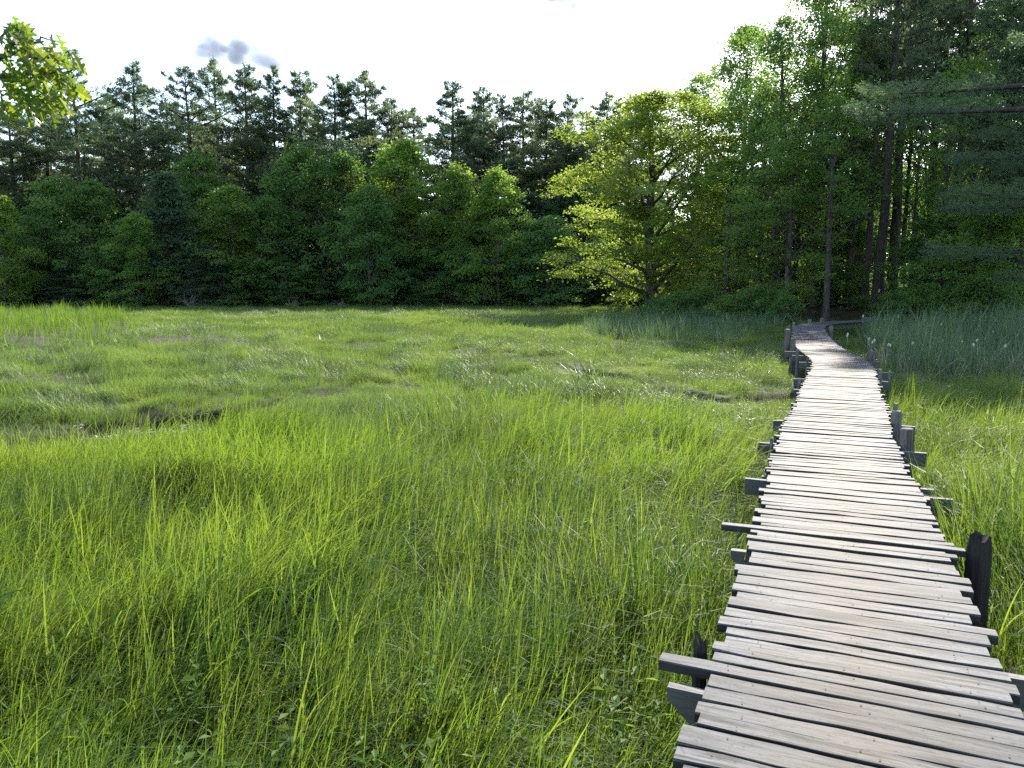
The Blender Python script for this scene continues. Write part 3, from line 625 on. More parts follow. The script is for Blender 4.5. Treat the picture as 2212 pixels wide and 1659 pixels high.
# right hand wood
RW = 'trees of the right hand wood'
tree('oak', 1408, 205, 66, 560, 'big spreading yellow green oak at the corner of the wood', RW, (1.05, 1.08, .95), rz=1.0)
for kind, px, top, y, wd, tint, lab, v in (
    ('wood', 1500, 165, 76, 250, (1.2, 1.1, 1), 'open topped tree rising behind the big oak', 1),
    ('wood', 1590, 62, 64, 270, (1.1, 1.05, .95), 'tall loose crown stepping up right of the big oak', 0),
    ('wood', 1672, 40, 53.5, 260, G1, 'tall tree with loose top at the right end of the open sky', 1),
    ('wood', 1760, -70, 54, 270, G1, 'tall leafy tree left of the pine with the white blaze', 0),
    ('wood', 1700, 300, 49, 240, (1.15, 1.08, .9), 'lower tree in front, above the far bend of the boardwalk', 1),
    ('wood', 1570, 345, 56, 230, YL, 'leafy tree between the oak and the boardwalk end', 1),
    ('wood', 1830, 90, 60, 240, G2, 'leafy tree behind the pine with the white blaze', 0),
    ('wood', 2190, -90, 42, 330, G1, 'tall bright leaved tree at the upper right corner', 0),
    ('wood', 2090, 30, 58, 250, G2, 'leafy tree behind the drooping pine boughs', 1),
    ('wood', 1990, -40, 66, 260, DK, 'dim leafy tree between the two straight pines', 0),
    ('maple', 2130, 405, 41, 210, (1.15, 1.15, 1), 'small pale leaved tree under the drooping pine boughs', 1),
    ('maple', 2010, 470, 47, 190, DK, 'small dark tree right of the blazed pine', 0),
    ('maple', 1800, 470, 56, 180, (.9, .9, .8), 'small tree in shade behind the boardwalk end', 2),
    ('hem', 2170, 330, 47, 260, DK, 'dark hemlock at the right edge of the wood', 0)):
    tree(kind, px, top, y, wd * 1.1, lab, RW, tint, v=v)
blz = tree('pine', 1895, -330, 51, 260, 'straight dark pine with a white blaze beside the boardwalk end', RW, v=3)
for px, top, y, wd, lab in ((1926, -360, 56, 260, 'straight pine just right of the blazed pine'), (1997, -250, 62, 230, 'pine with its stem bare high above the boardwalk end'), (2050, -220, 57, 250, 'pine with forked bare stem left of the corner tree'),
                            (1845, -150, 66, 230, 'pine rising behind the tall leafy tree near the end of the boardwalk')):
    tree('pine', px, top, y, wd, lab, RW, v=(3, 1, 3, 3)[int(px) % 4])
b = obj('painted_blaze', mesh('painted_blaze', box_verts(0.09, 0.012, 0.2), [BOXF]), M['white']); bp = PR['pine'][3]
tree_s = blz.scale[0]
b.parent = blz; b.matrix_parent_inverse = Matrix.Identity(4)
inv = (Matrix.Translation(blz.location) @ Euler(blz.rotation_euler).to_matrix().to_4x4() @ Matrix.Diagonal((*blz.scale, 1))).inverted()
b.matrix_basis = inv @ Matrix.Translation((blz.location.x - 0.08, blz.location.y - 0.36 * tree_s - 0.03, height_at(628, blz.location.y)))
tree('nearpine', 2330, -420, 31, None, 'pine with long drooping soft boughs reaching in from the right', RW, (.8, .92, .86), rz=0.4)
# slender stems in the shaded wood behind the boardwalk end
for nst, (px, y, top) in enumerate(((1612, 60, 250), (1640, 57, 200), (1668, 52, 230), (1692, 60, 180), (1716, 57, 260), (1745, 63, 200), (1787, 46, 210), (1803, 58, 160), (1834, 54, 200), (1852, 62, 170), (1868, 53, 120), (1945, 64, 150), (1968, 56, 180), (2030, 50, 160), (2075, 63, 120), (2110, 54, 160), (2160, 60, 130))):
    tree('stem', px, top, y, rt.uniform(130, 230), ordn[nst] + ' dark trunk from the left in the shaded wood behind the boardwalk end', 'slender stems in the shaded wood', (.85, .9, .8))
for k in range(24):
    y = rt.uniform(78, 110); px = rt.uniform(1480, 2350)
    tree(('wood', 'hem', 'pine')[k % 3], px, rt.uniform(230, 430), y, rt.uniform(150, 240), 'dim tree deep inside the right hand wood', 'trees deep in the right hand wood', DK)
for k in range(13):
    tree('maple', 1490 + k * 36 + rt.normal(0, 8), rt.uniform(440, 520), rt.uniform(84, 104), rt.uniform(110, 150), 'sunlit leafy tree glimpsed between the stems of the right hand wood', 'trees deep in the right hand wood', (1.2, 1.15, .9))  # sunlight put into the leaf colour as a bright yellowish tint
for x, y in ((27, 41), (31, 33), (36, 34), (38, 26), (43, 22), (45, 14), (50, 10), (52, 1), (42, 34), (50, 22), (57, -8)):
    tree(('wood', 'pine')[int(x) % 2], 0, 0, y, None, 'tree of the wood edge beyond the right side of the view', 'trees beyond the right side of the view', G2, x=x, H=rt.uniform(17, 24))
# shrubs on the wood edge
for px, top, y, wd, tint, lab in (
    (1338, 655, 66, 45, YL, 'small yellow green shrub left of the oak trunk'), (1428, 640, 56, 90, DK, 'low shrub right of the oak trunk'),
    (1472, 632, 50, 100, DK, 'dark rounded shrub nearest the oak trunk in the shrub row'), (1530, 622, 49, 110, (.9, .9, .9), 'leafy shrub in the middle of the row left of the boardwalk'),
    (1585, 640, 47, 100, YL, 'yellowish shrub in the row left of the boardwalk'), (1640, 618, 46.5, 110, G2, 'tall shrub in the row left of the boardwalk end'),
    (1690, 632, 44.5, 80, DK, 'dark shrub against the far bend of the boardwalk'), (1930, 630, 44, 90, G2, 'shrub below the blazed pine'),
    (1985, 618, 42, 110, (.9, 1, .9), 'leafy shrub behind the cattails, right of the blazed pine'), (2050, 622, 41, 110, DK, 'dark shrub in the middle of the row behind the cattails'),
    (2110, 605, 40, 120, G1, 'broad shrub behind the cattails under the pale leaved tree'), (2185, 612, 38.5, 120, DK, 'dark shrub at the right edge behind the cattails'), (1860, 640, 49, 70, G2, 'small shrub left of the blazed pine foot'),
    (1455, 470, 78, 150, YL, 'sunlit shrub glimpsed under the big oak')):
    tree('shrub', px, top, y, wd * 1.15, lab, 'shrubs along the wood edge', tint)
for px in range(1560, 2260, 58):
    tree('shrub', px + rt.normal(0, 10), rt.uniform(560, 610), rt.uniform(52, 62), rt.uniform(90, 130), 'dim shrub inside the right hand wood', 'undergrowth in the right hand wood', (1.1, 1.1, .8) if px < 1760 else DK)

# ------------------------------------------------------------------ near oak branch with lobed leaves
def oak_leaf(seed):
    r = np.random.default_rng(seed); right = []
    for t, wv in ((0.0, .012), (.10, .05), (.16, .16), (.22, .22), (.26, .07), (.38, .09), (.44, .24), (.52, .33), (.54, .12), (.62, .10), (.68, .22), (.78, .27), (.78, .09), (.86, .07), (.92, .09), (1.0, 0.0)):
        right.append((t + r.normal(0, .012), wv * r.uniform(.85, 1.15) * 1.1))
    right = np.array(right); right[-1] = (1, 0); k = len(right)
    mid = np.c_[right[:, 0].clip(0, 1), np.zeros(k)]
    curl = lambda t: -0.22 * t ** 2
    def v3(p, s): return np.c_[p[:, 0], s * p[:, 1], curl(p[:, 0]) + 0.35 * np.abs(p[:, 1])]
    V = np.concatenate([v3(mid, 1), v3(right, 1), v3(right, -1)]); i = np.arange(k - 1)
    F = np.concatenate([np.stack([i, i + k, i + 1 + k, i + 1], -1), np.stack([i, i + 1, i + 1 + 2 * k, i + 2 * k], -1)])
    st = np.array([[-.25, -.006, .02], [-.25, .006, .02], [0, .008, 0], [0, -.008, 0]]); n0 = len(V)
    return mesh('leaf', np.concatenate([V, st]), [F, np.array([[n0, n0 + 1, n0 + 2, n0 + 3]])], np.full(n0 + 4, r.uniform(.2, .8)))
OLM = [oak_leaf(k) for k in range(5)]
for m_ in OLM: m_.materials.append(M['bigoak'])
oy = 5.6; ox = -6.9; noak = thing('oak_tree', 'near oak reaching in from the left with a branch of sunlit lobed leaves', 'tree', (ox, oy, float(gz(ox, oy))))
oz = noak.location.z; tb = MB()
def O(px, py, dy=0.0): 
    y = oy + dy; z = height_at(py, y); return np.array([x_at(px, y, z) - ox, dy, z - oz])
tube(tb, [(0, 0, -.2), (.05, 0, 1.5), (.0, .1, 3.2), (-.15, .1, 5.2), (-.2, .2, 7)], [.2, .16, .14, .11, .07], 9); obj('trunk', tb.mesh('trunk', True), M['bark'], noak)
tb = MB(); ro = np.random.default_rng(9); tips = []
root = np.array([0.02, .05, 2.6])
mains = [[root, O(-260, 200), O(-120, 165), O(-20, 128, .05), O(40, 122, .05), O(95, 118, -.05), O(140, 135, 0)],
         [root, O(-200, 230, .2), O(-90, 190, .15), O(0, 165, .1), O(50, 178, .1), O(95, 205, .05)],
         [O(-120, 165), O(-60, 110, .1), O(-5, 80, .1), O(22, 55, .05)],
         [O(-20, 128, .05), O(30, 100), O(70, 96), O(112, 74)],
         [O(0, 165, .1), O(70, 160, 0), O(120, 155, -.05), O(158, 150, 0)],
         [O(-90, 190, .15), O(-30, 220, .2), O(20, 232, .15)]]
for pl in mains:
    pl = np.array(pl); u = np.linspace(0, 1, len(pl)); uu = np.linspace(0, 1, 14); pp = np.stack([np.interp(uu, u, pl[:, i]) for i in range(3)], -1); pp[1:-1] += ro.normal(0, .012, (12, 3))
    tube(tb, pp, np.linspace(.032 if np.allclose(pl[0], root) else .016, .005, 14), 5)
obj('branch', tb.mesh('branch', True), M['bark'], noak)
clus = [(38, 55, 10, 20), (25, 85, 18, 14), (10, 70, 14, 12), (48, 92, 14, 10), (30, 125, 26, 16), (70, 120, 22, 13), (95, 128, 18, 12), (118, 112, 18, 10), (120, 75, 8, 3), (140, 120, 12, 8), (60, 150, 24, 14), (95, 165, 20, 14), (128, 165, 16, 12), (150, 172, 10, 8), (15, 165, 18, 12), (30, 195, 22, 14), (70, 205, 22, 16), (100, 205, 16, 14), (70, 230, 10, 9), (108, 222, 8, 6), (12, 225, 14, 8), (55, 226, 8, 6)]
lv = MB(); cnt = 0; LD = []
for px, py, sp, nn in clus:
    for k in range(int(nn * .95)):
        LD.append((px + ro.normal(0, sp * .95), py + ro.normal(0, sp * .8), ro.normal(0, .16)))
for px, py, dy in LD:
    p = O(px, py, dy); az = ro.normal(0.25, .7); dip = ro.uniform(0.15, 1.25)
    o = obj('leaf', OLM[int(ro.integers(5))], parent=noak, loc=p); sz = ro.uniform(.10, .165); o.scale = (sz, sz, sz)
    o.rotation_euler = (ro.normal(0, .7), dip, az)
    y_ = 1.0 + .35 * (py > 170) * ro.random(); o.color = (y_ * ro.uniform(.8, 1.15), y_, ro.uniform(.8, 1.1), 1); cnt += 1
# the rest of that crown, to the left of the view
k = 2600; cc = np.c_[ro.normal(.3, 1.3, k), ro.normal(0.1, 1.0, k), ro.normal(4.3, 1.1, k)]; keep = (cc[:, 0] + ox < -(cc[:, 1] + oy) * .70 - .45) & (cc[:, 2] > 2.6); cc = cc[keep]; k = len(cc)
D = unit(ro.normal(0, .6, (k, 3)) + np.array([.2, 0, -.6])); U = unit(np.array([0, 0, 1.]) + ro.normal(0, .5, (k, 3))); ln = np.full(k, .16); Vl, Fl = folded_leaves(cc, D, U, ln, ln * .6)
obj('foliage', mesh('foliage', Vl, [Fl], np.full(len(Vl), .5)), M['bigoak'], noak, kind='stuff')

# ------------------------------------------------------------------ grasses
def tuft(name, seed, n, rad, h, w, lean, bend, mat, segs=4, hvar=0.3, spread=0.5, tmean=0.4, tvar=0.25, dry=0.0):
    """n arching blades; lean = how far they favour local +X"""
    r = np.random.default_rng(seed); a = r.uniform(0, 6.283, n); q = rad * np.sqrt(r.random(n))
    base = np.c_[q * np.cos(a), q * np.sin(a), np.full(n, -0.02)]; H = h * np.clip(r.normal(1, hvar, n), .35, 1.6)
    da = r.normal(0, 1, n) * (0.65 if lean > .5 else 2.2); dirx = np.c_[np.cos(da), np.sin(da), np.zeros(n)]
    t0 = np.abs(r.normal(0, .11, n)) + spread * q / rad * .35; t1 = np.abs(r.normal(bend, bend * .6, n))
    pts = [base]; steps = segs
    for k in range(steps):
        th = t0 + t1 * ((k + .5) / steps) ** 1.6; d = dirx * np.sin(th)[:, None]; d[:, 2] = np.cos(th)
        pts.append(pts[-1] + d * (H / steps)[:, None])
    fa = r.uniform(0, 6.283, n); tw = np.c_[np.cos(fa), np.sin(fa), np.zeros(n)] * .6 + np.c_[-np.sin(da), np.cos(da), np.zeros(n)] * .8; tw = unit(tw)
    W = w * np.clip(r.normal(1, .25, n), .5, 1.6); prof = np.interp(np.linspace(0, 1, segs + 1), [0, .35, .75, 1], [.7, 1, .7, 0])
    V = []
    for k in range(segs): V += [pts[k] - tw * (W * prof[k] / 2)[:, None], pts[k] + tw * (W * prof[k] / 2)[:, None]]
    V.append(pts[-1]); V = np.stack(V, 1); m = V.shape[1]; b = (np.arange(n) * m)[:, None]
    Q = np.concatenate([b + np.array([[2 * k, 2 * k + 1, 2 * k + 3, 2 * k + 2]]) for k in range(segs - 1)]); T = b + np.array([[2 * segs - 2, 2 * segs - 1, 2 * segs]])
    tint = np.repeat(np.clip(r.normal(tmean, tvar, n), 0, 1), m)
    me = mesh(name, V.reshape(-1, 3), [Q, T], tint); me.materials.append(M[mat]); return me
def scatter(name, meshes, pos, rot, scl, idx, label, cat, kind='stuff'):
    col = bpy.data.collections.new(name + '_source')
    for k, m_ in enumerate(meshes):
        o = bpy.data.objects.new('%s_source_%02d' % (name, k), m_); col.objects.link(o)
    me = bpy.data.meshes.new(name); me.vertices.add(len(pos)); me.vertices.foreach_set('co', np.asarray(pos, np.float32).ravel())
    a = me.attributes.new('rot', 'FLOAT_VECTOR', 'POINT'); a.data.foreach_set('vector', np.asarray(rot, np.float32).ravel())
    a = me.attributes.new('scl', 'FLOAT_VECTOR', 'POINT'); a.data.foreach_set('vector', np.asarray(scl, np.float32).ravel())
    a = me.attributes.new('idx', 'INT', 'POINT'); a.data.foreach_set('value', np.asarray(idx, np.int32))
    ob = obj(name, me); tag(ob, label, cat, kind=kind)
    ng = bpy.data.node_groups.new(name, 'GeometryNodeTree')
    ng.interface.new_socket('Geometry', in_out='INPUT', socket_type='NodeSocketGeometry'); ng.interface.new_socket('Geometry', in_out='OUTPUT', socket_type='NodeSocketGeometry')
    gi = ng.nodes.new('NodeGroupInput'); go = ng.nodes.new('NodeGroupOutput'); ip_ = ng.nodes.new('GeometryNodeInstanceOnPoints'); ci = ng.nodes.new('GeometryNodeCollectionInfo')
    ci.inputs['Collection'].default_value = col; ci.inputs['Separate Children'].default_value = True; ci.inputs['Reset Children'].default_value = True
    def na(nm, ty):
        q = ng.nodes.new('GeometryNodeInputNamedAttribute'); q.data_type = ty; q.inputs['Name'].default_value = nm; return q.outputs[0]
    e2r = ng.nodes.new('FunctionNodeEulerToRotation'); ng.links.new(na('rot', 'FLOAT_VECTOR'), e2r.inputs[0])
    ng.links.new(gi.outputs[0], ip_.inputs['Points']); ng.links.new(ci.outputs[0], ip_.inputs['Instance']); ip_.inputs['Pick Instance'].default_value = True
    ng.links.new(na('idx', 'INT'), ip_.inputs['Instance Index']); ng.links.new(e2r.outputs[0], ip_.inputs['Rotation']); ng.links.new(na('scl', 'FLOAT_VECTOR'), ip_.inputs['Scale'])
    ng.links.new(ip_.outputs[0], go.inputs[0])
    md = ob.modifiers.new('scatter', 'NODES'); md.node_group = ng
    return ob
rs = np.random.default_rng(77)
n_lean, n_type, n_h, n_bare = Noise2(21, 4.5), Noise2(22, 5.0), Noise2(23, 3.0), Noise2(24, 6.0)
def fan(y0, y1, dens, margin=1.2, half=0.72):
    """random points in the view wedge (plus a margin), dens per square metre as a function of distance"""
    out = []; edges = np.linspace(y0, y1, max(2, int((y1 - y0) / 1.5)) + 1)
    for a, b in zip(edges[:-1], edges[1:]):
        w_ = half * b + margin; m = int(dens((a + b) / 2) * 2 * w_ * (b - a)); out.append(np.c_[rs.uniform(-w_, w_, m), rs.uniform(a, b, m)])
    return np.concatenate(out)
def pxy(p):                                        # picture column and row of a ground point
    zc = p[:, 1] * cP + EYE * sP; return 1106 + FPX * p[:, 0] / zc, 829.5 - FPX * (p[:, 1] * sP - EYE * cP) / zc * -1 * -1
def side_of(p):                                    # >0 right of the boardwalk
    i = np.argmin((CXs[None] - p[:, :1]) ** 2 + (CYs[None] - p[:, 1:]) ** 2, 1); h = HD[i]; return (p[:, 0] - CXs[i]) * np.sin(h) - (p[:, 1] - CYs[i]) * np.cos(h)
def is_tall(p, sd):
    lim = np.interp(p[:, 0], [-12, -8, -5, -2.5, 0, 1.5, 3.5], [7.2, 7.6, 9.6, 11.4, 12.2, 11, 9]) + 0.7 * n_type(p[:, 0], p[:, 1])
    return np.where(sd < 0, p[:, 1] < lim, p[:, 1] < 16 + n_type(p[:, 0], p[:, 1]))
REED_L = PX([(-400, 752), (0, 752), (150, 748), (230, 742), (275, 728), (285, 705), (270, 690), (200, 684), (-400, 684)], 0)
REED_R = np.array([(9.4, 18.5), (11.5, 24.5), (13.3, 29), (14.8, 31.5), (17.5, 34), (21, 36), (27, 35), (36, 26), (34, 14), (24, 14.5), (13, 16)])
REED_M = np.array([(3.2, 33), (6, 30), (8.6, 28.5), (9.6, 31.5), (12.2, 36), (16, 41), (14, 48), (11.5, 52), (6, 47), (3.5, 40)])
def base_ok(p, clear=0.72, ck=0.25):
    return (creek(p[:, 0], p[:, 1]) < ck) & (below_deck(p[:, 0], p[:, 1]) > clear) & (woods_depth(p[:, 0], p[:, 1]) < 2.5)
def put(name, meshes, p, hscale, leanang, label, cat, wscale=1.0, tilt=0.12):
    k = len(p); z = gz(p[:, 0], p[:, 1]); rot = np.c_[rs.normal(0, tilt, k), rs.normal(0, tilt, k), leanang]; h = np.broadcast_to(hscale, (k,)) * rs.uniform(.8, 1.2, k)
    return scatter(name, meshes, np.c_[p, z], rot, np.c_[h * wscale, h * wscale, h], rs.integers(0, len(meshes), k), label, cat)
# tall sedge in front
p = fan(1.6, 16.5, lambda d: np.interp(d, [1.6, 4, 8, 16], [74, 72, 62, 46])); sd = side_of(p); p = p[is_tall(p, sd) & base_ok(p)]
sed = [tuft('sedge', 200 + k, 28, 0.13, (.50, .56, .64, .70, .54, .60)[k], 0.0068, 1, (1.1, 1.5, 1.9, 1.1, 2.2, 1.4)[k], 'sedge', 7, .3) for k in range(6)]
sdp = side_of(p)
put('tall_sedge', sed, p, (np.interp(p[:, 1], [2, 6, 12], [.88, 1.0, .9]) + .12 * n_h(p[:, 0], p[:, 1])) * np.where(np.abs(sdp) < 1.0, .85, 1), 0.1 + 0.75 * n_lean(p[:, 0], p[:, 1]) + rs.normal(0, .3, len(p)), 'tall bright green sedge filling the foreground beside the boardwalk', 'sedge')
# long pale bent blades scattered through it
p = fan(2, 14, lambda d: 6); sd = side_of(p); p = p[is_tall(p, sd) & base_ok(p)]
big = [tuft('long_blade', 220 + k, 4, 0.08, (.62, .74, .8, .7)[k], 0.0075, 1, 2.3, 'sedge', 10, .18, tmean=.55) for k in range(4)]
put('long_sedge_blades', big, p, 1.0, 0.1 + rs.normal(0, .9, len(p)), 'long arching sedge blades standing above the foreground grass', 'sedge')
# short salt hay over the open marsh
p = fan(6, 36, lambda d: np.interp(d, [6, 12, 20, 36], [60, 46, 26, 12])); sd = side_of(p)
rl, rr_, rm = in_poly(p[:, 0], p[:, 1], REED_L), in_poly(p[:, 0], p[:, 1], REED_R), in_poly(p[:, 0], p[:, 1], REED_M)
p = p[~is_tall(p, sd) & base_ok(p, .74) & ~rl & ~rr_]
STRAW = [(330 + 10 * k, 742 - (k % 3) * 3) for k in range(20)]; STRAW2 = [(20 + 14 * k, 826 - (k % 3) * 3) for k in range(7)]; STRAW3 = [(770 + 8 * k, 752 - (k % 2) * 2) for k in range(6)]
BARE = PX(STRAW + STRAW2 + STRAW3 + [(22, 757), (105, 752), (150, 750), (205, 752), (262, 745), (445, 728), (300, 730), (700, 742)], .05)
bd = np.min([np.hypot((p[:, 0] - a) , (p[:, 1] - b)) for a, b in BARE], 0); p = p[(bd > .55) & ~((bd < 1.3) & (rs.random(len(p)) < .6))]
hay = [tuft('salt_hay', 240 + k, 46, 0.2, (.25, .28, .31, .27, .33)[k], 0.0058, 1, (1.0, 1.4, 1.8, .8, 2.2)[k], 'hay', 5, .25, tmean=.35) for k in range(5)]
dcr = np.minimum(seg_dist(p[:, 0], p[:, 1], CREEK_A)[0], seg_dist(p[:, 0], p[:, 1], CREEK_B)[0] + .4)
put('salt_hay', hay, p, (1 + .28 * n_h(p[:, 0], p[:, 1])).clip(.45, 1.5) * np.interp(dcr, [.7, 2.2], [.4, 1]), 2.2 * n_lean(p[:, 0], p[:, 1]) + rs.normal(0, .22, len(p)), 'short soft salt hay swirled over the open middle of the marsh', 'grass', tilt=.2)
p = fan(36, 93, lambda d: np.interp(d, [36, 60, 93], [9, 6, 4])); rl, rm = in_poly(p[:, 0], p[:, 1], REED_L), in_poly(p[:, 0], p[:, 1], REED_R); p = p[base_ok(p) & ~rl & ~rm]
hay2 = [tuft('far_hay', 260 + k, 46, 0.38, (.30, .33, .37)[k], 0.013, 1, 1.4, 'hay', 3, .25, tmean=.4) for k in range(3)]
put('far_salt_hay', hay2, p, (1 + .2 * n_h(p[:, 0], p[:, 1])), 2.0 * n_lean(p[:, 0] / 3, p[:, 1] / 3) + rs.normal(0, .4, len(p)), 'far salt hay running back to the tree line', 'grass')
# reeds and cattails
def region(Pg, dens):
    a, b = Pg.min(0), Pg.max(0); m = int(dens * (b - a).prod()); q = rs.uniform(a, b, (m, 2)); return q[in_poly(q[:, 0], q[:, 1], Pg)]
rd = [tuft('reed', 280 + k, 12, 0.3, (1.25, 1.4, 1.1)[k], 0.022, 0, .35, 'reed', 4, .2, spread=.2) for k in range(3)]
p = region(REED_L, 7); p = p[(p[:, 0] > -.75 * p[:, 1] - 2) & base_ok(p)]; rfe = np.interp(p[:, 0], [PX([(150, 715)])[0][0], PX([(285, 715)])[0][0]], [1, .55]); p = p[rs.random(len(p)) < rfe]; rfe = np.interp(p[:, 0], [PX([(150, 715)])[0][0], PX([(285, 715)])[0][0]], [1, .7])
put('reed_bed', rd, p, (.52 + .14 * n_h(p[:, 0], p[:, 1])) * rfe, rs.uniform(0, 6.28, len(p)), 'bright yellow green reed bed on the far left of the marsh', 'reeds')
ct = [tuft('cattail_leaf', 290 + k, 9, 0.2, (1.3, 1.5, 1.15)[k], 0.022, 0, .45, 'cat', 4, .2, spread=.25) for k in range(3)]
p = region(REED_R, 9); p = p[base_ok(p, 1.2) & (p[:, 0] < .78 * p[:, 1] + 2)]; put('cattail_bed', ct, p, np.interp(p[:, 1], [14, 19, 26], [.5, .64, .8]) * (1 + .14 * n_h(p[:, 0], p[:, 1])), rs.uniform(0, 6.28, len(p)), 'dark green cattail bed right of the boardwalk', 'cattails')
p = region(REED_M, 3.5); p = p[base_ok(p, 1.5)]; put('shaded_reed_bed', ct, p, .6, rs.uniform(0, 6.28, len(p)), 'blue green reeds in shade left of the boardwalk end', 'reeds')
dr = [tuft('dry_stem', 300 + k, 3, 0.2, (1.0, 1.2)[k], 0.03, 0, .25, 'dry', 3, .25, spread=.5) for k in range(2)]
p = np.concatenate([region(REED_R, 2.6), region(REED_M, .8), region(REED_L, .4)]); q = (p[:, 0] > 0) & (p[:, 1] > 30) & (rs.random(len(p)) < .5); p = p[base_ok(p, 1.2) & ~q & (np.abs(p[:, 0]) < .78 * p[:, 1] + 2)]
put('dry_stems', dr, p, .76, rs.uniform(0, 6.28, len(p)), 'pale dead stems standing among the reeds', 'dry stems', tilt=.25)
p = np.concatenate([PX([(rs.uniform(480, 1380), rs.uniform(660, 668)) for _ in range(110)], 0)]); p = p[base_ok(p)]
put('edge_stems', dr, p, .9, rs.uniform(0, 6.28, len(p)), 'pale grass stems along the foot of the far tree line', 'dry stems', tilt=.2)
# cattail heads
ch = []
for k in range(3):
    mb = MB(); tube(mb, [(0, 0, 0), (.01, 0, .8), (.03, .01, 1.45)], [.007, .006, .004], 4); ch.append(mb.mesh('stalk'))
    mb = MB(); tube(mb, [(.03, .01, 1.40), (.032, .01, 1.43), (.036, .01, 1.5), (.045, .012, 1.56), (.05, .01, 1.58)], [.008, .02, .024 + .004 * k, .019, .005], 7); ch.append(mb.mesh('seed_head'))
for i, m_ in enumerate(ch): m_.materials.append(M['plume' if i % 2 else 'dry'])
hz = [(1866, 681), (1943, 681), (1926, 704), (1832, 720), (1836, 726), (1878, 730), (1887, 741), (1893, 733), (1953, 732), (1972, 742), (1930, 748), (2031, 698), (2042, 733), (2075, 727), (2081, 736), (2112, 733), (2113, 752), (2205, 728), (2258, 735), (2262, 760), (1915, 742), (2000, 720), (2150, 715), (2180, 745)]
hz.sort()
for k, (px, py) in enumerate(hz):
    yy = np.clip(30 - (py - 690) * .17, 16, 34) + rs.normal(0, .6); X = x_at(px, yy, 1.4)
    z = float(gz(X, yy)); tz_ = height_at(py, yy); t = thing('cattail', ordn[k] + ' pale headed cattail from the left in the right hand bed', 'cattail', (X, yy, z), 'cattails with pale seed heads')
    hsc = max(.5, (tz_ - z) / 1.55); t.scale = (1, 1, hsc); t.rotation_euler = (rs.normal(0, .05), rs.normal(0, .05), rs.uniform(0, 6.28)); v = k % 3
    obj('stalk', ch[2 * v], parent=t); obj('seed_head', ch[2 * v + 1], parent=t)
# leafy weeds low in the foreground
def weed(seed):
    r = np.random.default_rng(seed); mb = MB(); h = r.uniform(.3, .48); P, D, U = [], [], []
    for s_ in range(3):
        a = r.uniform(0, 6.28); tip = np.array([math.cos(a) * .1, math.sin(a) * .1, h * r.uniform(.7, 1)]); tube(mb, [(0, 0, 0), tip * .55 + np.array([0, 0, .03]), tip], [.004, .003, .002], 3)
        for q in np.linspace(.4, 1, 5):
            for sg in (0, math.pi):
                b_ = a + q * 9 + sg; P.append(tip * q); D.append((math.cos(b_), math.sin(b_), .15)); U.append((r.normal(0, .3), r.normal(0, .3), 1))
    P, D, U = np.array(P), unit(np.array(D)), unit(np.array(U)); ln = r.uniform(.035, .07, len(P)); Vl, Fl = folded_leaves(P, D, U, ln, ln * .5); mb.add(Vl, [Fl], np.clip(r.normal(.5, .2, len(Vl)), 0, 1))
    me = mb.mesh('weed'); me.materials.append(M['weed']); return me
wd_ = [weed(k) for k in range(5)]
p = fan(2.2, 7, lambda d: np.interp(d, [2.2, 3.4, 7], [14, 9, 1.0])); p = p[base_ok(p)]
put('leafy_weeds', wd_, p, 1.0, rs.uniform(0, 6.28, len(p)), 'small bright leaved weeds low among the foreground sedge', 'weeds')
# leaf litter along the creek pool
lm = []
for k in range(3):
    r = np.random.default_rng(500 + k); n_ = 5; a = r.uniform(0, 6.28, n_); P = np.c_[r.normal(0, .12, n_), r.normal(0, .12, n_), np.full(n_, .012)]; D = np.c_[np.cos(a), np.sin(a), np.full(n_, .1)]; U = unit(np.c_[r.normal(0, .3, n_), r.normal(0, .3, n_), np.ones(n_)])
    ln = r.uniform(.08, .17, n_); Vl, Fl = folded_leaves(P, unit(D), U, ln, ln * .5); me = mesh('litter', Vl, [Fl], np.repeat(r.random(n_), 4)); me.materials.append(M['litter']); lm.append(me)
t = rs.random(150) * .3 + .16; kk = np.linspace(0, 1, len(CREEK_A)); p = np.c_[np.interp(t, kk, CREEK_A[:, 0]), np.interp(t, kk, CREEK_A[:, 1])] + rs.normal(0, .4, (150, 2))
z = np.maximum(gz(p[:, 0], p[:, 1]), -.268); scatter('dead_leaves', lm, np.c_[p, z], np.c_[rs.normal(0, .1, 150), rs.normal(0, .1, 150), rs.uniform(0, 6.28, 150)], np.ones((150, 3)), rs.integers(0, 3, 150), 'pale dead leaves lying on the mud of the pool', 'leaf litter')
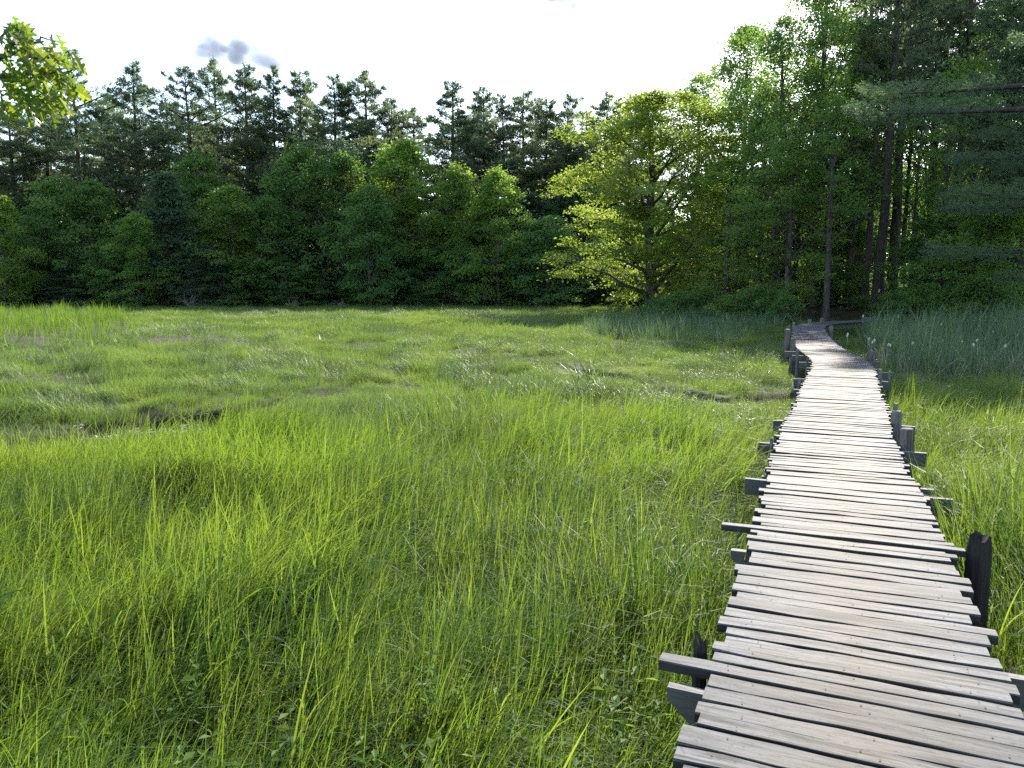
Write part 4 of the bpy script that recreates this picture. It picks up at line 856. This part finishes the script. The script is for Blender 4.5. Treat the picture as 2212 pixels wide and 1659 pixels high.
# matted straw, tussocks and clumps
stw = [tuft('straw', 320 + k, 40, .35, .5, .012, 1, 2.6, 'dry', 4, .3, spread=1.6) for k in range(2)]
for pts, lab in ((STRAW, 'matted pale straw lying in a bank at left centre'), (STRAW2, 'pale flattened grass at the left edge of the marsh'), (STRAW3, 'small patch of pale straw left of the middle gully')):
    p = PX(pts, .05); p = np.concatenate([p, p + rs.normal(0, .35, p.shape)]); put('matted_straw', stw, p, .7, rs.normal(.3, .9, len(p)), lab, 'straw', tilt=.3)
clm = [tuft('leafy_clump', 340 + k, 22, .16, .62, .045, 0, 1.3, 'hay', 5, .25, spread=1.2, tmean=.25) for k in range(3)]; tsm = [tuft('tussock', 350 + k, 90, .28, .6, .012, 0, 1.5, 'hay', 5, .25, spread=1.3, tmean=.3) for k in range(3)]
for m_, px, py, s_, nm, lab, cat in (
    (clm[0], 22, 757, 1.2, 'leafy_clump', 'leafy dark clump at the left edge below the reed bed', 'plant'), (clm[1], 105, 752, 1.1, 'leafy_clump', 'leafy clump second from the left below the reed bed', 'plant'),
    (clm[2], 150, 750, 1.2, 'leafy_clump', 'leafy clump below the middle of the reed bed', 'plant'), (clm[0], 205, 752, 1.1, 'leafy_clump', 'leafy clump under the right part of the reed bed', 'plant'), (clm[1], 262, 745, 1.0, 'leafy_clump', 'leafy clump at the right foot of the reed bed', 'plant'),
    (clm[2], 445, 728, 1.0, 'leafy_clump', 'leafy clump above the bank of straw', 'plant'), (clm[0], 300, 730, 1.0, 'leafy_clump', 'leafy clump at the left end of the bank of straw', 'plant'), (clm[1], 700, 742, 1.1, 'leafy_clump', 'leafy clump between the straw and the middle gully', 'plant'),
    (tsm[0], 1275, 838, 1.7, 'grass_tussock', 'big grey green tussock in the middle of the marsh', 'tussock'), (tsm[1], 1410, 868, 1.3, 'grass_tussock', 'dark green tussock by the gully left of the boardwalk', 'tussock'), (tsm[2], 1480, 905, .9, 'grass_tussock', 'small tussock left of where the gully meets the boardwalk', 'tussock'),
    (tsm[1], 430, 955, 1.15, 'grass_tussock', 'rounded tussock on the right bank of the pool', 'tussock'), (tsm[0], 1020, 800, 1.0, 'grass_tussock', 'tussock just below the middle gully', 'tussock'), (tsm[2], 900, 762, 1.1, 'grass_tussock', 'tussock on the near bank of the middle gully', 'tussock'),
    (tsm[0], 1010, 765, 1.2, 'grass_tussock', 'tussock on the far bank of the middle gully', 'tussock'), (tsm[2], 1290, 1150, .8, 'grass_tussock', 'tussock in the dark hollow of the foreground sedge', 'tussock')):
    X, Y = ground_at(px, py, .05); o = obj(nm, m_, loc=(X, Y, float(gz(X, Y)))); o.scale = (s_, s_, s_ * .8); o.rotation_euler = (0, 0, rs.uniform(0, 6.28)); tag(o, lab, cat, 'grass tussocks' if cat == 'tussock' else 'leafy clumps near the reed bed')
# bare dead brush at the far edge
def brush(seed, H):
    r = np.random.default_rng(seed); mb = MB()
    for k in range(16):
        a = r.uniform(0, 6.28); p = np.zeros(3); d = unit(np.array([math.cos(a) * .8, math.sin(a) * .8, 1.0])); pl = [p.copy()]
        for s_ in range(6): d = unit(d + r.normal(0, .35, 3)); p = p + d * H / 5.5; pl.append(p.copy())
        tube(mb, pl, np.linspace(.022, .006, 7), 4)
        for q in (2, 3, 4, 5):
            d2 = unit(r.normal(0, 1, 3) + np.array([0, 0, .4])); tube(mb, [pl[q], pl[q] + d2 * H * .22], [.009, .004], 3)
    return mb.mesh('dead_brush')
for k, (px, Y, H, lab) in enumerate(((410, 78.5, 2.0, 'bare grey dead brush at the foot of the grey green hemlock'), (730, 82, 1.3, 'bare twiggy brush under the wide dim maple'), (1440, 64, 1.6, 'bare twiggy brush right of the oak trunk'), (630, 80.5, 1.1, 'thin leaning dead sapling at the marsh edge'))):
    X = x_at(px, Y, 1); o = obj('dead_brush', brush(600 + k, H), M['twig'], loc=(X, Y, float(gz(X, Y)))); tag(o, lab, 'dead brush', 'dead brush on the wood edge')
# one broad leaf plant at the left edge of the foreground
t = thing('broad_leaf_plant', 'yellow green broad leaved plant at the left edge of the foreground sedge', 'plant', (-2.98, 4.0, float(gz(-2.98, 4.0))))
mb = MB(); tube(mb, [(0, 0, 0), (.02, 0, .4), (.03, 0, .72)], [.008, .006, .004], 5); obj('stem', mb.mesh('stem'), M['weed'], t)
lmn = None
for k in range(7):
    if lmn is None:
        u = np.linspace(0, 1, 6); wv = .05 * np.sin(math.pi * u ** .8); zz = -.08 * u ** 2
        V = np.concatenate([np.c_[.26 * u, wv, zz + .012], np.c_[.26 * u, 0 * u, zz], np.c_[.26 * u, -wv, zz + .012]]); i = np.arange(5)
        lmn = mesh('leaf', V, [np.concatenate([np.stack([i + a, i + a + 1, i + a + 7, i + a + 6], -1) for a in (0, 6)])], np.full(18, .7)); lmn.materials.append(M['weed'])
    o = obj('leaf', lmn, parent=t, loc=(.02, 0, .3 + .065 * k)); o.rotation_euler = (rs.normal(0, .3), -rs.uniform(.2, .9), k * 2.4)

# ------------------------------------------------------------------ clouds
cm_, n, N, L = newmat('cloud_vapour')
vs = N.new('ShaderNodeVolumePrincipled'); vs.inputs['Density'].default_value = 0.06; vs.inputs['Color'].default_value = (.74, .76, .90, 1); vs.inputs['Anisotropy'].default_value = -0.1
oo = N.new('ShaderNodeOutputMaterial'); L.new(vs.outputs[0], oo.inputs['Volume'])
def cloud(blobs, Y, label, seed):
    """lumps of vapour: (column, row, radius) in the picture at distance Y"""
    r = np.random.default_rng(seed); cs, rs_ = [], []
    for px, py, rp in blobs:
        z = height_at(py, Y); x = x_at(px, Y, z); rad = rp / FPX * (Y * cP - (z - EYE) * sP)
        for q in range(4):
            cs.append(np.array([x, Y, z]) + r.normal(0, rad * .45, 3)); rs_.append(rad * r.uniform(.45, .9))
    cs = np.array(cs); c0 = cs.mean(0); cs -= c0; rs_ = np.array(rs_)
    import bmesh
    bm = bmesh.new(); bmesh.ops.create_icosphere(bm, subdivisions=6, radius=1.0)
    for v in bm.verts:                             # outer skin of all the lumps seen from their middle
        d = np.array(v.co); b = cs @ d; q = b * b - (cs ** 2).sum(1) + rs_ ** 2; ok = q > 0
        rad = max(2.0, float((b[ok] + np.sqrt(q[ok])).max()) if ok.any() else 2.0)
        v.co = Vector(d * rad)
    for k in range(2): bmesh.ops.smooth_vert(bm, verts=bm.verts, factor=.5, use_axis_x=True, use_axis_y=True, use_axis_z=True)
    me = bpy.data.meshes.new('cloud'); bm.to_mesh(me); bm.free()
    o = obj('cloud', me, cm_, loc=c0)
    return tag(o, label, 'cloud', 'small grey clouds')
cloud([(432, 112, 18), (455, 99, 17), (480, 106, 19), (502, 112, 20), (528, 106, 20), (552, 114, 20), (576, 124, 19), (598, 134, 16), (520, 122, 20), (470, 118, 18)], 1500, 'small grey lavender cloud above the left pines', 1)
cloud([(1175, -3, 17), (1208, -1, 20), (1240, -1, 19), (1280, -4, 17)], 1500, 'grey cloud cut by the top edge of the view', 2)
cloud([(1050, 13, 3)], 1500, 'tiny cloud wisp left of the cloud at the top edge', 3)
